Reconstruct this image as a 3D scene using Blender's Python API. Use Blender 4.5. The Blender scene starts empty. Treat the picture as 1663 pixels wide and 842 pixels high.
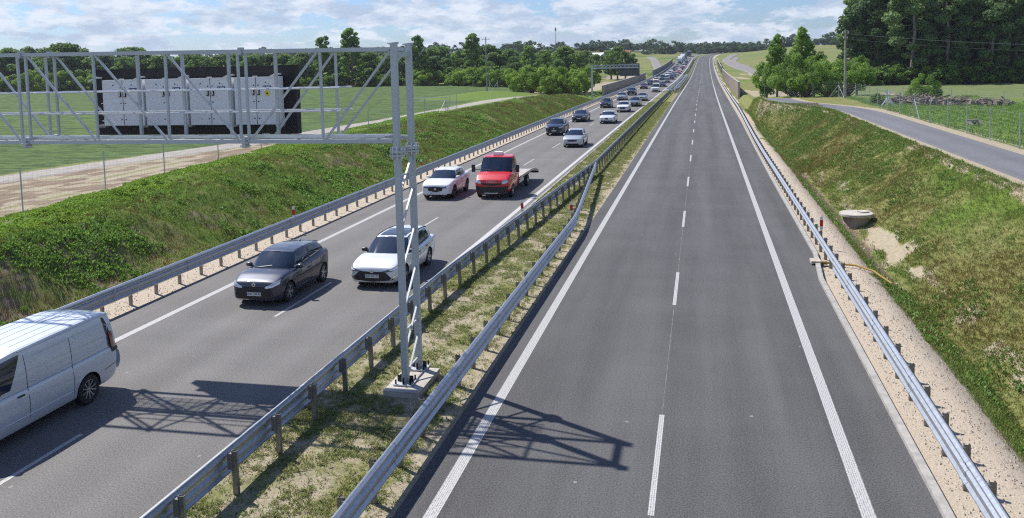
import bpy, bmesh, math, random
import numpy as np
from mathutils import Vector, Matrix
from mathutils.bvhtree import BVHTree
R = math.radians
S = bpy.context.scene
COL = S.collection

# ---------------------------------------------------------------- camera, sky, sun
cam = bpy.data.cameras.new('camera')
cam.sensor_fit = 'HORIZONTAL'; cam.sensor_width = 36.0
cam.lens = 36.0 * 1375.0 / 1663.0
cam.shift_y = -203.0 / 1663.0
cam.clip_end = 12000; cam.clip_start = 0.1
camo = bpy.data.objects.new('camera', cam); COL.objects.link(camo)
_v = Vector((308.5, 125.0, -1375.0)).normalized()        # the road's vanishing direction seen in camera axes
_h = Vector((1, .024, 0)); _u = _v.cross(_h)
if _u.y < 0: _u = -_u
_u.normalize(); _r = _v.cross(_u)
camo.matrix_world = Matrix.Translation((0, 0, 7.7)) @ Matrix((_r, _v, _u)).to_4x4()
S.camera = camo

SUN_EL, SUN_AZ = R(52.4), math.atan2(-5.44, 3.15)
w = bpy.data.worlds.new('World'); S.world = w; w.use_nodes = True
nt = w.node_tree; N = nt.nodes; Lk = nt.links
for n in list(N): N.remove(n)
out = N.new('ShaderNodeOutputWorld'); bg = N.new('ShaderNodeBackground'); bg.inputs[1].default_value = 0.095
sky = N.new('ShaderNodeTexSky'); sky.sky_type = 'NISHITA'; sky.sun_disc = False
sky.sun_elevation = SUN_EL; sky.sun_rotation = SUN_AZ; sky.air_density = 1.0; sky.dust_density = 0.6; sky.ozone_density = 2.0; sky.altitude = 100
tc = N.new('ShaderNodeTexCoord')
mp = N.new('ShaderNodeMapping'); mp.inputs['Scale'].default_value = (1, 1, 3.1); mp.inputs['Location'].default_value = (3.1, 0.4, .2)
Lk.new(tc.outputs['Generated'], mp.inputs[0])
def wn(scale, det, rough, lac=2.1):
    n = N.new('ShaderNodeTexNoise'); n.inputs['Scale'].default_value = scale; n.inputs['Detail'].default_value = det
    n.inputs['Roughness'].default_value = rough; n.inputs['Lacunarity'].default_value = lac
    Lk.new(mp.outputs[0], n.inputs['Vector']); return n
n1 = wn(12.0, 10, .60); n2 = wn(26, 8, .62)
mx = N.new('ShaderNodeMath'); mx.operation = 'MULTIPLY_ADD'; mx.inputs[1].default_value = .30
Lk.new(n2.outputs[0], mx.inputs[0]); Lk.new(n1.outputs[0], mx.inputs[2])
cr = N.new('ShaderNodeValToRGB'); cr.color_ramp.elements[0].position = .58; cr.color_ramp.elements[1].position = .655
Lk.new(mx.outputs[0], cr.inputs[0])
mp2 = N.new('ShaderNodeMapping'); mp2.inputs['Scale'].default_value = (1, 1, 3.1); mp2.inputs['Location'].default_value = (3.1, 0.4, .245)
Lk.new(tc.outputs['Generated'], mp2.inputs[0])
n3 = N.new('ShaderNodeTexNoise'); n3.inputs['Scale'].default_value = 17; n3.inputs['Detail'].default_value = 9; n3.inputs['Roughness'].default_value = .62
Lk.new(mp2.outputs[0], n3.inputs['Vector'])
cr2 = N.new('ShaderNodeValToRGB')                              # cloud body: bluish grey bellies, white tops
cr2.color_ramp.elements[0].position = .43; cr2.color_ramp.elements[0].color = (6.9, 7.4, 8.3, 1)
cr2.color_ramp.elements[1].position = .60; cr2.color_ramp.elements[1].color = (4.1, 5.0, 6.5, 1)
Lk.new(n3.outputs[0], cr2.inputs[0])
mixc = N.new('ShaderNodeMix'); mixc.data_type = 'RGBA'
tint = N.new('ShaderNodeMix'); tint.data_type = 'RGBA'; tint.blend_type = 'MULTIPLY'; tint.inputs[0].default_value = 1
tint.inputs[7].default_value = (.60, .76, 1.10, 1)
Lk.new(sky.outputs[0], tint.inputs[6])
sx = N.new('ShaderNodeSeparateXYZ'); Lk.new(tc.outputs['Generated'], sx.inputs[0])      # cloud banks thin out overhead
mr = N.new('ShaderNodeMapRange'); mr.inputs[1].default_value = .12; mr.inputs[2].default_value = .5; mr.inputs[3].default_value = .92; mr.inputs[4].default_value = .15
Lk.new(sx.outputs[2], mr.inputs[0]); mm = N.new('ShaderNodeMath'); mm.operation = 'MULTIPLY'; Lk.new(mr.outputs[0], mm.inputs[0]); Lk.new(cr.outputs[0], mm.inputs[1])
Lk.new(mm.outputs[0], mixc.inputs[0]); Lk.new(tint.outputs[2], mixc.inputs[6]); Lk.new(cr2.outputs[0], mixc.inputs[7])
Lk.new(mixc.outputs[2], bg.inputs[0]); Lk.new(bg.outputs[0], out.inputs[0])

sun = bpy.data.lights.new('sun', 'SUN'); sun.energy = 4.9; sun.angle = R(.53); sun.color = (1, .95, .88)
suno = bpy.data.objects.new('sun', sun); COL.objects.link(suno)
sd = Vector((math.sin(SUN_AZ) * math.cos(SUN_EL), math.cos(SUN_AZ) * math.cos(SUN_EL), math.sin(SUN_EL)))
suno.rotation_euler = sd.to_track_quat('Z', 'Y').to_euler()
S.view_settings.view_transform = 'Standard'; S.view_settings.look = 'None'
S.view_settings.gamma = 1; S.view_settings.use_curve_mapping = False
S.view_settings.exposure = 0.32
S.cycles.use_denoising = False
S.cycles.pixel_filter_type = 'BLACKMAN_HARRIS'; S.cycles.filter_width = 1.15
S.cycles.max_bounces = 5; S.cycles.transparent_max_bounces = 6; S.cycles.caustics_reflective = False; S.cycles.caustics_refractive = False

# ---------------------------------------------------------------- materials
M = {}
def mat(name, col, rough=.8, metal=0, spec=.5, coat=0, noise=None, bump=None, emit=None):
    """noise = (scale, colour2, contrast_lo, contrast_hi[, detail]); bump = (scale, strength)"""
    m = bpy.data.materials.new(name); m.use_nodes = True; t = m.node_tree; b = t.nodes['Principled BSDF']
    b.inputs['Base Color'].default_value = (*col, 1); b.inputs['Roughness'].default_value = rough
    b.inputs['Metallic'].default_value = metal; b.inputs['Specular IOR Level'].default_value = spec
    b.inputs['Coat Weight'].default_value = coat; b.inputs['Coat Roughness'].default_value = .04
    tcn = t.nodes.new('ShaderNodeTexCoord')
    if noise:
        n = t.nodes.new('ShaderNodeTexNoise'); n.inputs['Scale'].default_value = noise[0]
        n.inputs['Detail'].default_value = noise[4] if len(noise) > 4 else 6; n.inputs['Roughness'].default_value = .65
        r = t.nodes.new('ShaderNodeValToRGB'); r.color_ramp.elements[0].position = noise[2]; r.color_ramp.elements[1].position = noise[3]
        r.color_ramp.elements[0].color = (*col, 1); r.color_ramp.elements[1].color = (*noise[1], 1)
        t.links.new(tcn.outputs['Object'], n.inputs['Vector']); t.links.new(n.outputs[0], r.inputs[0]); t.links.new(r.outputs[0], b.inputs['Base Color'])
    if bump:
        n = t.nodes.new('ShaderNodeTexNoise'); n.inputs['Scale'].default_value = bump[0]; n.inputs['Detail'].default_value = 4
        bp = t.nodes.new('ShaderNodeBump'); bp.inputs['Strength'].default_value = bump[1]; bp.inputs['Distance'].default_value = .02
        t.links.new(tcn.outputs['Object'], n.inputs['Vector']); t.links.new(n.outputs[0], bp.inputs['Height']); t.links.new(bp.outputs[0], b.inputs['Normal'])
    if emit:
        b.inputs['Emission Color'].default_value = (*emit[0], 1); b.inputs['Emission Strength'].default_value = emit[1]
    M[name] = m; return m

def asphalt(name, c0, c1, streak):
    m = bpy.data.materials.new(name); m.use_nodes = True; t = m.node_tree; b = t.nodes['Principled BSDF']; b.inputs['Roughness'].default_value = .82; b.inputs['Specular IOR Level'].default_value = .3
    g = t.nodes.new('ShaderNodeNewGeometry')
    def noise(sc, det, mapping=None, rough=.6):
        n = t.nodes.new('ShaderNodeTexNoise'); n.inputs['Scale'].default_value = sc; n.inputs['Detail'].default_value = det; n.inputs['Roughness'].default_value = rough
        if mapping:
            k = t.nodes.new('ShaderNodeMapping'); k.inputs['Scale'].default_value = mapping; t.links.new(g.outputs['Position'], k.inputs[0]); t.links.new(k.outputs[0], n.inputs['Vector'])
        else: t.links.new(g.outputs['Position'], n.inputs['Vector'])
        return n
    fine = noise(30, 4, rough=.9); big = noise(1.0, 5, (.75, .035, 1)); mid = noise(.35, 4); cross = noise(1.0, 4, (.05, .6, 1))
    def mth(op, a, bb, c=None):
        q = t.nodes.new('ShaderNodeMath'); q.operation = op
        for i, v in enumerate((a, bb, c)):
            if v is None: continue
            if isinstance(v, (int, float)): q.inputs[i].default_value = v
            else: t.links.new(v.outputs[0], q.inputs[i])
        return q
    s = mth('MULTIPLY_ADD', fine, 2.4, mth('MULTIPLY_ADD', big, streak, mth('MULTIPLY_ADD', mid, .22, mth('MULTIPLY', cross, .12))))
    s = mth('SUBTRACT', s, .5 * (2.4 + streak + .22 + .12) - .5)
    r = t.nodes.new('ShaderNodeValToRGB'); r.color_ramp.elements[0].position = .15; r.color_ramp.elements[1].position = .85
    r.color_ramp.elements[0].color = (*c0, 1); r.color_ramp.elements[1].color = (*c1, 1)
    t.links.new(s.outputs[0], r.inputs[0])
    sep = t.nodes.new('ShaderNodeSeparateXYZ'); t.links.new(g.outputs['Position'], sep.inputs[0])                 # wheel tracks worn along each lane
    ph = mth('COSINE', mth('MULTIPLY', sep, 3.53), None); tk_ = mth('MULTIPLY_ADD', ph, .03, s); t.links.new(tk_.outputs[0], r.inputs[0])
    vo = t.nodes.new('ShaderNodeTexVoronoi'); vo.inputs['Scale'].default_value = .85; t.links.new(g.outputs['Position'], vo.inputs['Vector'])      # rare pale scuffs
    lt = mth('LESS_THAN', vo, .035); sp_ = t.nodes.new('ShaderNodeMix'); sp_.data_type = 'RGBA'; sp_.inputs[7].default_value = (.30, .29, .27, 1)
    lf = mth('MULTIPLY', lt, .7); t.links.new(lf.outputs[0], sp_.inputs[0]); t.links.new(r.outputs[0], sp_.inputs[6]); t.links.new(sp_.outputs[2], b.inputs['Base Color'])
    bp = t.nodes.new('ShaderNodeBump'); bp.inputs['Strength'].default_value = .35; bp.inputs['Distance'].default_value = .01
    f2 = noise(70, 2); t.links.new(f2.outputs[0], bp.inputs['Height']); t.links.new(bp.outputs[0], b.inputs['Normal'])
    M[name] = m
asphalt('asphalt_new', (.027, .027, .0275), (.150, .150, .150), .6)
asphalt('asphalt_old', (.055, .0525, .050), (.245, .238, .228), .25)
asphalt('asphalt_path', (.085, .088, .095), (.20, .205, .22), .5)
# profiled white line: small raised studs
m = mat('line_white', (.72, .72, .70), .6)
t = m.node_tree; g = t.nodes.new('ShaderNodeNewGeometry'); v = t.nodes.new('ShaderNodeTexVoronoi'); v.inputs['Scale'].default_value = 26; v.inputs['Randomness'].default_value = .25
t.links.new(g.outputs['Position'], v.inputs['Vector']); r = t.nodes.new('ShaderNodeValToRGB')
r.color_ramp.elements[0].position = .35; r.color_ramp.elements[0].color = (.50, .50, .485, 1); r.color_ramp.elements[1].position = .60; r.color_ramp.elements[1].color = (.15, .15, .147, 1)
t.links.new(v.outputs['Distance'], r.inputs[0]); t.links.new(r.outputs[0], t.nodes['Principled BSDF'].inputs['Base Color'])
mat('line_plain', (.50, .50, .48), .6, noise=(8, (.38, .38, .37), .45, .75))
mat('seam_pale', (.26, .26, .255), .8, noise=(3, (.12, .12, .12), .4, .6))
mat('steel', (.50, .53, .56), .42, metal=.8, noise=(11, (.36, .39, .43), .35, .7), bump=(3, .35))
mat('steel_post', (.30, .30, .29), .45, metal=.6, noise=(14, (.18, .17, .16), .35, .7))
mat('steel_gantry', (.52, .56, .58), .5, metal=.25, noise=(22, (.41, .45, .48), .35, .7))
mat('galv_light', (.62, .65, .67), .4, metal=.5)
mat('concrete', (.52, .49, .43), .9, noise=(3.5, (.34, .32, .28), .4, .7), bump=(30, .4))
mat('concrete_wall', (.36, .32, .26), .9, noise=(1.5, (.27, .24, .20), .4, .7), bump=(8, .5))
mat('kerb', (.40, .385, .355), .9, noise=(4, (.27, .26, .24), .4, .7), bump=(30, .4))
mat('board_black', (.012, .012, .014), .7, noise=(2, (.02, .02, .022), .4, .6))
mat('cabinet', (.80, .82, .86), .45, noise=(3, (.76, .78, .82), .4, .6))
mat('dark_seam', (.03, .03, .035), .6)
mat('label_blue', (.02, .03, .16), .5); mat('label_yellow', (.75, .70, .08), .5); mat('label_white', (.75, .77, .8), .5)
mat('sign_back', (.10, .115, .13), .5, metal=.3)
mat('white_plastic', (.78, .78, .76), .5); mat('red_reflex', (.55, .02, .02), .3)
mat('hose_yellow', (.42, .27, .06), .6)
mat('noise_wall', (.36, .30, .23), .9, noise=(1.2, (.28, .24, .185), .4, .65), bump=(6, .4))
mat('noise_wall_dark', (.11, .115, .12), .6, noise=(1, (.16, .165, .17), .4, .6))
mat('wood_pole', (.38, .36, .33), .85, noise=(3, (.28, .26, .24), .4, .6))
mat('bark_light', (.30, .28, .25), .9, noise=(2, (.16, .14, .12), .4, .65))
mat('bark', (.13, .105, .08), .9, noise=(4, (.24, .21, .18), .4, .65))
mat('brush', (.15, .12, .10), .95, noise=(6, (.27, .22, .19), .4, .65))
mat('stone', (.55, .49, .41), .9, noise=(3, (.36, .32, .27), .4, .65))
mat('plaster', (.62, .60, .55), .9); mat('roof_tile', (.38, .13, .07), .8, noise=(2, (.28, .10, .06), .4, .6)); mat('roof_grey', (.60, .61, .63), .5)
mat('house_window', (.03, .035, .04), .2)
mat('wire', (.18, .18, .19), .5, metal=.5)
mat('fence_wire', (.42, .45, .46), .5, metal=.4)
# vehicle materials
mat('glass', (.012, .022, .042), .05, spec=.8)
mat('tyre', (.018, .018, .019), .85); mat('rim', (.45, .46, .48), .3, metal=.8); mat('rim_dark', (.06, .06, .065), .35, metal=.6)
mat('black_trim', (.014, .014, .016), .45); mat('well_dark', (.006, .006, .006), .95)
mat('lamp_glass', (.55, .58, .62), .12, metal=.3, coat=1); mat('lamp_dark', (.05, .055, .065), .1, coat=1)
mat('lamp_white', (.9, .92, .95), .15, coat=1)
mat('tail_red', (.25, .008, .01), .15, coat=.8); mat('plate', (.66, .67, .68), .4); mat('plate_ink', (.015, .015, .02), .5)
mat('chrome', (.7, .72, .75), .12, metal=1)
def paint(name, col, metal=0.0, rough=.38): return mat(name, col, rough, metal=metal, coat=.9)
paint('paint_white', (.74, .75, .77)); paint('paint_silver', (.50, .52, .54), .55); paint('paint_silver_white', (.70, .72, .74), .2)
paint('paint_grey_violet', (.034, .039, .060), .45); paint('paint_black', (.014, .014, .018), .2); paint('paint_dark_blue', (.02, .035, .07), .4)
paint('paint_teal', (.03, .12, .17), .4); paint('paint_red', (.60, .008, .014)); paint('paint_green_grey', (.20, .24, .23), .5)
paint('paint_pale_green', (.34, .40, .38), .5); paint('paint_cream', (.60, .58, .50)); paint('paint_grey', (.16, .17, .18), .5)
paint('paint_maroon', (.10, .012, .02), .3); paint('paint_van', (.52, .56, .61), .25, .42)
paint('paint_brick_red', (.36, .03, .02))
mat('deck_alu', (.55, .50, .46), .55, metal=.3, noise=(4, (.42, .36, .32), .4, .6)); mat('tarp', (.55, .57, .60), .6)

def leaf_mat(name, a, b_, trans=.35):
    m = bpy.data.materials.new(name); m.use_nodes = True; t = m.node_tree; b = t.nodes['Principled BSDF']
    at = t.nodes.new('ShaderNodeAttribute'); at.attribute_name = 'tint'
    oi = t.nodes.new('ShaderNodeObjectInfo')
    ad = t.nodes.new('ShaderNodeMath'); ad.operation = 'MULTIPLY_ADD'; ad.inputs[1].default_value = .35; t.links.new(oi.outputs['Random'], ad.inputs[0])
    su = t.nodes.new('ShaderNodeMath'); su.operation = 'SUBTRACT'; su.inputs[1].default_value = .17; t.links.new(at.outputs['Fac'], su.inputs[0]); t.links.new(su.outputs[0], ad.inputs[2])
    r = t.nodes.new('ShaderNodeValToRGB'); r.color_ramp.elements[0].color = (*a, 1); r.color_ramp.elements[1].color = (*b_, 1)
    t.links.new(ad.outputs[0], r.inputs[0]); t.links.new(r.outputs[0], b.inputs['Base Color'])
    b.inputs['Roughness'].default_value = .55; b.inputs['Specular IOR Level'].default_value = .25
    tr = t.nodes.new('ShaderNodeBsdfTranslucent'); t.links.new(r.outputs[0], tr.inputs[0])
    mxs = t.nodes.new('ShaderNodeMixShader'); mxs.inputs[0].default_value = trans
    o = t.nodes['Material Output']; t.links.new(b.outputs[0], mxs.inputs[1]); t.links.new(tr.outputs[0], mxs.inputs[2]); t.links.new(mxs.outputs[0], o.inputs[0])
    M[name] = m
leaf_mat('leaf_dark', (0.064, 0.129, 0.037), (0.229, 0.366, 0.083), .5)
leaf_mat('leaf_mid', (0.078, 0.158, 0.032), (0.270, 0.428, 0.078), .5)
leaf_mat('leaf_bright', (0.114, 0.218, 0.027), (0.339, 0.484, 0.072), .5)
leaf_mat('leaf_forest', (0.059, 0.125, 0.050), (0.240, 0.354, 0.115), .5)
leaf_mat('leaf_far', (0.041, 0.083, 0.049), (0.110, 0.172, 0.090), .5)
leaf_mat('weed_leaf', (0.064, 0.141, 0.025), (0.263, 0.426, 0.081), .35)
leaf_mat('grass_dry', (0.115, 0.121, 0.034), (0.356, 0.287, 0.115), .3)
leaf_mat('weed_bright', (0.136, 0.246, 0.025), (0.370, 0.542, 0.074), .35)
leaf_mat('grass_olive', (0.101, 0.092, 0.027), (0.317, 0.263, 0.084), .3)
leaf_mat('grass_median', (0.121, 0.165, 0.033), (0.396, 0.396, 0.132), .3)
leaf_mat('grass_mix', (.080, .145, .028), (.300, .370, .095), .35)

# ---------------------------------------------------------------- object helpers
def link(o, parent=None):
    COL.objects.link(o)
    if parent is not None: o.parent = parent
    return o
def tag(o, label=None, cat=None, group=None, kind=None):
    if label: o['label'] = label
    if cat: o['category'] = cat
    if group: o['group'] = group
    if kind: o['kind'] = kind
    return o
def thing(name, label, cat, loc=(0, 0, 0), rz=0, group=None):
    o = bpy.data.objects.new(name, None); o.location = loc; o.rotation_euler = (0, 0, rz); o.empty_display_size = .2
    link(o); return tag(o, label, cat, group)
def kids(o): return [c for c in COL.objects if c.parent == o]
def copy_tree(o, parent=None, _map=None):
    if _map is None:
        _map = {}
        for c in COL.objects:
            if c.parent is not None: _map.setdefault(c.parent.name, []).append(c)
    c = o.copy(); COL.objects.link(c)
    if parent is not None: c.parent = parent
    for ch in _map.get(o.name, []): copy_tree(ch, c, _map)
    return c

class MB:
    def __init__(s): s.v = []; s.f = []; s.m = []; s.mats = []; s.smooth = []
    def mi(s, m):
        if m not in s.mats: s.mats.append(m)
        return s.mats.index(m)
    def add(s, vs, fs, m, smooth=False):
        k = len(s.v); s.v += [tuple(v) for v in vs]; i = s.mi(m)
        for f in fs: s.f.append(tuple(k + a for a in f)); s.m.append(i); s.smooth.append(smooth)
    def box(s, c, d, m, rot=None, taper=None):
        hx, hy, hz = d[0] / 2, d[1] / 2, d[2] / 2; vs = []
        for z in (-1, 1):
            k = taper if (taper and z > 0) else 1
            for x, y in ((-1, -1), (1, -1), (1, 1), (-1, 1)): vs.append(Vector((x * hx * k, y * hy * k, z * hz)))
        if rot is not None: vs = [rot @ v for v in vs]
        c = Vector(c); s.add([v + c for v in vs], [(0, 3, 2, 1), (4, 5, 6, 7), (0, 1, 5, 4), (1, 2, 6, 5), (2, 3, 7, 6), (3, 0, 4, 7)], m)
    def bar(s, a, b, wd, ht, m, up=(0, 0, 1)):
        a = Vector(a); b = Vector(b); d = b - a; L = d.length; d.normalize(); up = Vector(up)
        if abs(d.dot(up)) > .99: up = Vector((0, 1, 0))
        x = d.cross(up).normalized(); z = x.cross(d); rot = Matrix((x, d, z)).transposed()
        s.box((a + b) / 2, (wd, L, ht), m, rot)
    def tube(s, pts, r, m, n=8, cap=True):
        pts = [Vector(p) for p in pts]; rs = r if isinstance(r, (list, tuple)) else [r] * len(pts); rings = []
        for i, p in enumerate(pts):
            d = (pts[min(i + 1, len(pts) - 1)] - pts[max(i - 1, 0)]).normalized()
            a = Vector((0, 0, 1)) if abs(d.z) < .9 else Vector((1, 0, 0))
            x = d.cross(a).normalized(); y = x.cross(d)
            rings.append([p + (x * math.cos(2 * math.pi * k / n) + y * math.sin(2 * math.pi * k / n)) * rs[i] for k in range(n)])
        vs = [v for q in rings for v in q]; fs = []
        for i in range(len(pts) - 1):
            for k in range(n): fs.append((i * n + k, i * n + (k + 1) % n, (i + 1) * n + (k + 1) % n, (i + 1) * n + k))
        if cap: fs.append(tuple(range(n))[::-1]); fs.append(tuple((len(pts) - 1) * n + k for k in range(n)))
        s.add(vs, fs, m, True)
    def lathe(s, prof, m, axis='z', n=24, c=(0, 0, 0)):
        c = Vector(c); vs = []; fs = []
        for r, h in prof:
            for k in range(n):
                a = 2 * math.pi * k / n; q = (r * math.cos(a), r * math.sin(a), h)
                if axis == 'x': q = (q[2], q[0], q[1])
                if axis == 'y': q = (q[0], q[2], q[1])
                vs.append(Vector(q) + c)
        for i in range(len(prof) - 1):
            for k in range(n): fs.append((i * n + k, i * n + (k + 1) % n, (i + 1) * n + (k + 1) % n, (i + 1) * n + k))
        s.add(vs, fs, m, True)
    def prism(s, poly, a, b, m, axis='y'):
        n = len(poly); vs = []
        for h in (a, b):
            for p in poly:
                vs.append({'y': (p[0], h, p[1]), 'x': (h, p[0], p[1]), 'z': (p[0], p[1], h)}[axis])
        fs = [tuple(range(n)), tuple(range(2 * n - 1, n - 1, -1))] + [(i, i + n, (i + 1) % n + n, (i + 1) % n) for i in range(n)]
        s.add(vs, fs, m)
    def mesh(s, name):
        me = bpy.data.meshes.new(name); me.from_pydata(s.v, [], s.f)
        for m in s.mats: me.materials.append(M[m])
        me.polygons.foreach_set('material_index', s.m); me.polygons.foreach_set('use_smooth', s.smooth)
        bm = bmesh.new(); bm.from_mesh(me); bmesh.ops.recalc_face_normals(bm, faces=bm.faces)
        for e in bm.edges:
            if len(e.link_faces) == 2 and e.calc_face_angle(0) > R(38): e.smooth = False
        bm.to_mesh(me); bm.free(); me.update(); return me
    def build(s, name, parent=None):
        return link(bpy.data.objects.new(name, s.mesh(name)), parent)

def np_mesh(name, verts, faces, m, tint=None, smooth=False):
    """verts (n,3), faces (k,3 or 4) numpy"""
    me = bpy.data.meshes.new(name); k = faces.shape[1]
    me.vertices.add(len(verts)); me.vertices.foreach_set('co', verts.astype(np.float32).ravel())
    me.loops.add(faces.size); me.loops.foreach_set('vertex_index', faces.astype(np.int32).ravel())
    me.polygons.add(len(faces)); me.polygons.foreach_set('loop_start', np.arange(0, faces.size, k, dtype=np.int32))
    me.polygons.foreach_set('loop_total', np.full(len(faces), k, dtype=np.int32))
    me.polygons.foreach_set('use_smooth', np.full(len(faces), smooth))
    me.materials.append(M[m])
    if tint is not None:
        at = me.attributes.new('tint', 'FLOAT', 'FACE'); at.data.foreach_set('value', tint.astype(np.float32))
    me.update(calc_edges=True); me.validate(); return me

# ---------------------------------------------------------------- road alignment and terrain
NODE_Y = np.arange(0, 1202, 2.0)
def _zr(y):
    y = np.asarray(y, float)
    z = np.where(y < 230, 0, .00006 * (y - 230) ** 2)
    z = np.where(y > 480, 3.75 + .03 * (y - 480), z)
    z = np.where(y > 640, 8.55 + 2.6 * (1 - np.exp(-(np.maximum(y, 640) - 640) * .03 / 2.6)) , z)
    return z
NZ = _zr(NODE_Y)
def _sm(xs, ys):
    v = np.interp(NODE_Y, xs, ys); k = np.ones(31) / 31
    vp = np.concatenate([np.full(15, v[0]), v, v[-1] + (v[-1] - v[-2]) * np.arange(1, 16)]); return np.convolve(vp, k, 'valid')
_cy = np.arange(640, 1201, 20)
NSR = _sm([0, 150, 262, 417, 547, 600, 640] + list(_cy[1:]), [0, 0, .4, 1.0, 1.9, 2.7, 5.0] + [5 + .07 * (y - 640) + .0009 * (y - 640) ** 2 for y in _cy[1:]])
NSL = _sm([0, 100, 206, 300, 374, 455, 550, 600, 650] + list(_cy[1:]), [0, 0, .45, .9, 1.6, 2.2, 2.9, 3.7, 5.6] + [5.0 + .07 * (y - 640) + .0009 * (y - 640) ** 2 for y in _cy[1:]])
def zr(y): return float(np.interp(y, NODE_Y, NZ))
def sR(y): return float(np.interp(y, NODE_Y, NSR))
def sL(y): return float(np.interp(y, NODE_Y, NSL))
def smooth01(a, b, x): t = np.clip((x - a) / (b - a), 0, 1); return t * t * (3 - 2 * t)
_rng = np.random.default_rng(5)
_P = _rng.random((256, 256))
def vnoise(x, y):
    xi = np.floor(x).astype(int); yi = np.floor(y).astype(int); fx = x - xi; fy = y - yi
    fx = fx * fx * (3 - 2 * fx); fy = fy * fy * (3 - 2 * fy)
    g = lambda a, b: _P[a % 256, b % 256]
    return (g(xi, yi) * (1 - fx) + g(xi + 1, yi) * fx) * (1 - fy) + (g(xi, yi + 1) * (1 - fx) + g(xi + 1, yi + 1) * fx) * fy
def fbm(x, y, o=4):
    s = 0; a = .5
    for i in range(o): s = s + a * vnoise(x * 2 ** i + 17 * i, y * 2 ** i + 31 * i); a *= .5
    return s / (1 - .5 ** o)

def Tz(x, y):
    """height of the ground sheet"""
    x = np.asarray(x, float); y = np.asarray(y, float); x, y = np.broadcast_arrays(x, y)
    z0 = np.interp(y, NODE_Y, NZ); u = x - np.where(x < -7, np.interp(y, NODE_Y, NSL), np.interp(y, NODE_Y, NSR))
    hl = 1.45 - 1.1 * smooth01(135, 180, y); hr = 2.2 - 1.3 * smooth01(113, 136, y) - .4 * smooth01(136, 170, y)
    cut = 1 - .8 * smooth01(135, 175, y); cutr = 1 - .85 * smooth01(92, 112, y); uD = 7.4 - .9 * smooth01(88, 110, y); uC = 12.3 - 5.0 * smooth01(86, 108, y)
    xc = np.interp(y, [10, 15, 26, 35, 50, 62, 85, 110, 140, 170, 200], [-24.5, -25, -26, -27.5, -29, -30.3, -31, -30.5, -28.5, -25, -23.5])
    zL = np.zeros_like(x)
    # left side
    t = smooth01(.0, .78, (u + 21.4) / (xc + 21.4 + 1e-9)); bermn = .25 * np.exp(-((u - xc + .8) / 1.6) ** 2) * cut
    left = np.where(u > -19.4, -.06, np.where(u > -21.6, -.06 - .6 * cut * smooth01(-19.4, -21.6, u), (-.66 * cut - .06 * (1 - cut)) * (1 - t) + hl * t)) + np.where(u < -21.6, bermn, 0)
    left = left + smooth01(-40, -90, u) * 3.6 * smooth01(330, 680, y) + smooth01(-45, -90, u) * .5 * smooth01(170, 250, y)
    left = left + 1.3 * np.exp(-((x + 40) / 7.5) ** 2 - ((y - 160) / 20) ** 2)          # grassy mound by the path's far end
    # right side
    right = np.where(u < 5.6, -.06, np.where(u < uD, -.06 - 1.15 * cutr * smooth01(5.4, 7.5, u), (-1.21 * cutr - .06 * (1 - cutr)) + (hr + 1.21 * cutr + .06 * (1 - cutr)) * np.clip((u - uD) / (uC - uD), 0, 1) ** 1.08))
    right = right + smooth01(10, 70, u) * 4.3 * smooth01(330, 660, y)
    right = right - smooth01(17.3, 19.3, u) * .35 * (1 - smooth01(24, 40, u)) * (1 - smooth01(100, 118, y))
    med = -.035 - .02 * np.cos((u + 7) * 1.2)
    z = np.where(u < -17.5, left, np.where(u < -9.2, -.06, np.where(u < -5.0, med, np.where(u < 4.0, -.06, right))))
    # roughness off the carriageway
    off = np.where(u < -19.6, smooth01(-19.6, -22, u), np.where(u > 5.2, smooth01(5.2, 7, u), 0))
    flat = np.where((np.abs(u - 14.7 + 5.4 * smooth01(86, 108, y)) < 2.6) & (y < 116), .0, 1.0)
    flat = np.where((x < -29.5) & (x > -44) & (y < 150), .35, flat)
    slope = np.where((u < -21) & (u > xc - 1), 1.0, np.where((u > 7.2) & (u < 12.4), .7, .35))
    n = (fbm(x * .55, y * .4) - .5) * .75 + (fbm(x * 1.7 + 5, y * 1.3) - .5) * .34
    z = z + off * flat * slope * n * (1 - smooth01(250, 400, y))
    big = smooth01(250, 500, y) * (fbm(x * .012, y * .012) - .5) * 3.0 * smooth01(25, 70, np.abs(u))
    return z + z0 + big
def T(x, y): return float(Tz(np.array([x]), np.array([y]))[0])
def PR(y):
    """centre x of the right service path"""
    return 14.75 + sR(y) - 5.4 * float(smooth01(86, 108, y))
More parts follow.
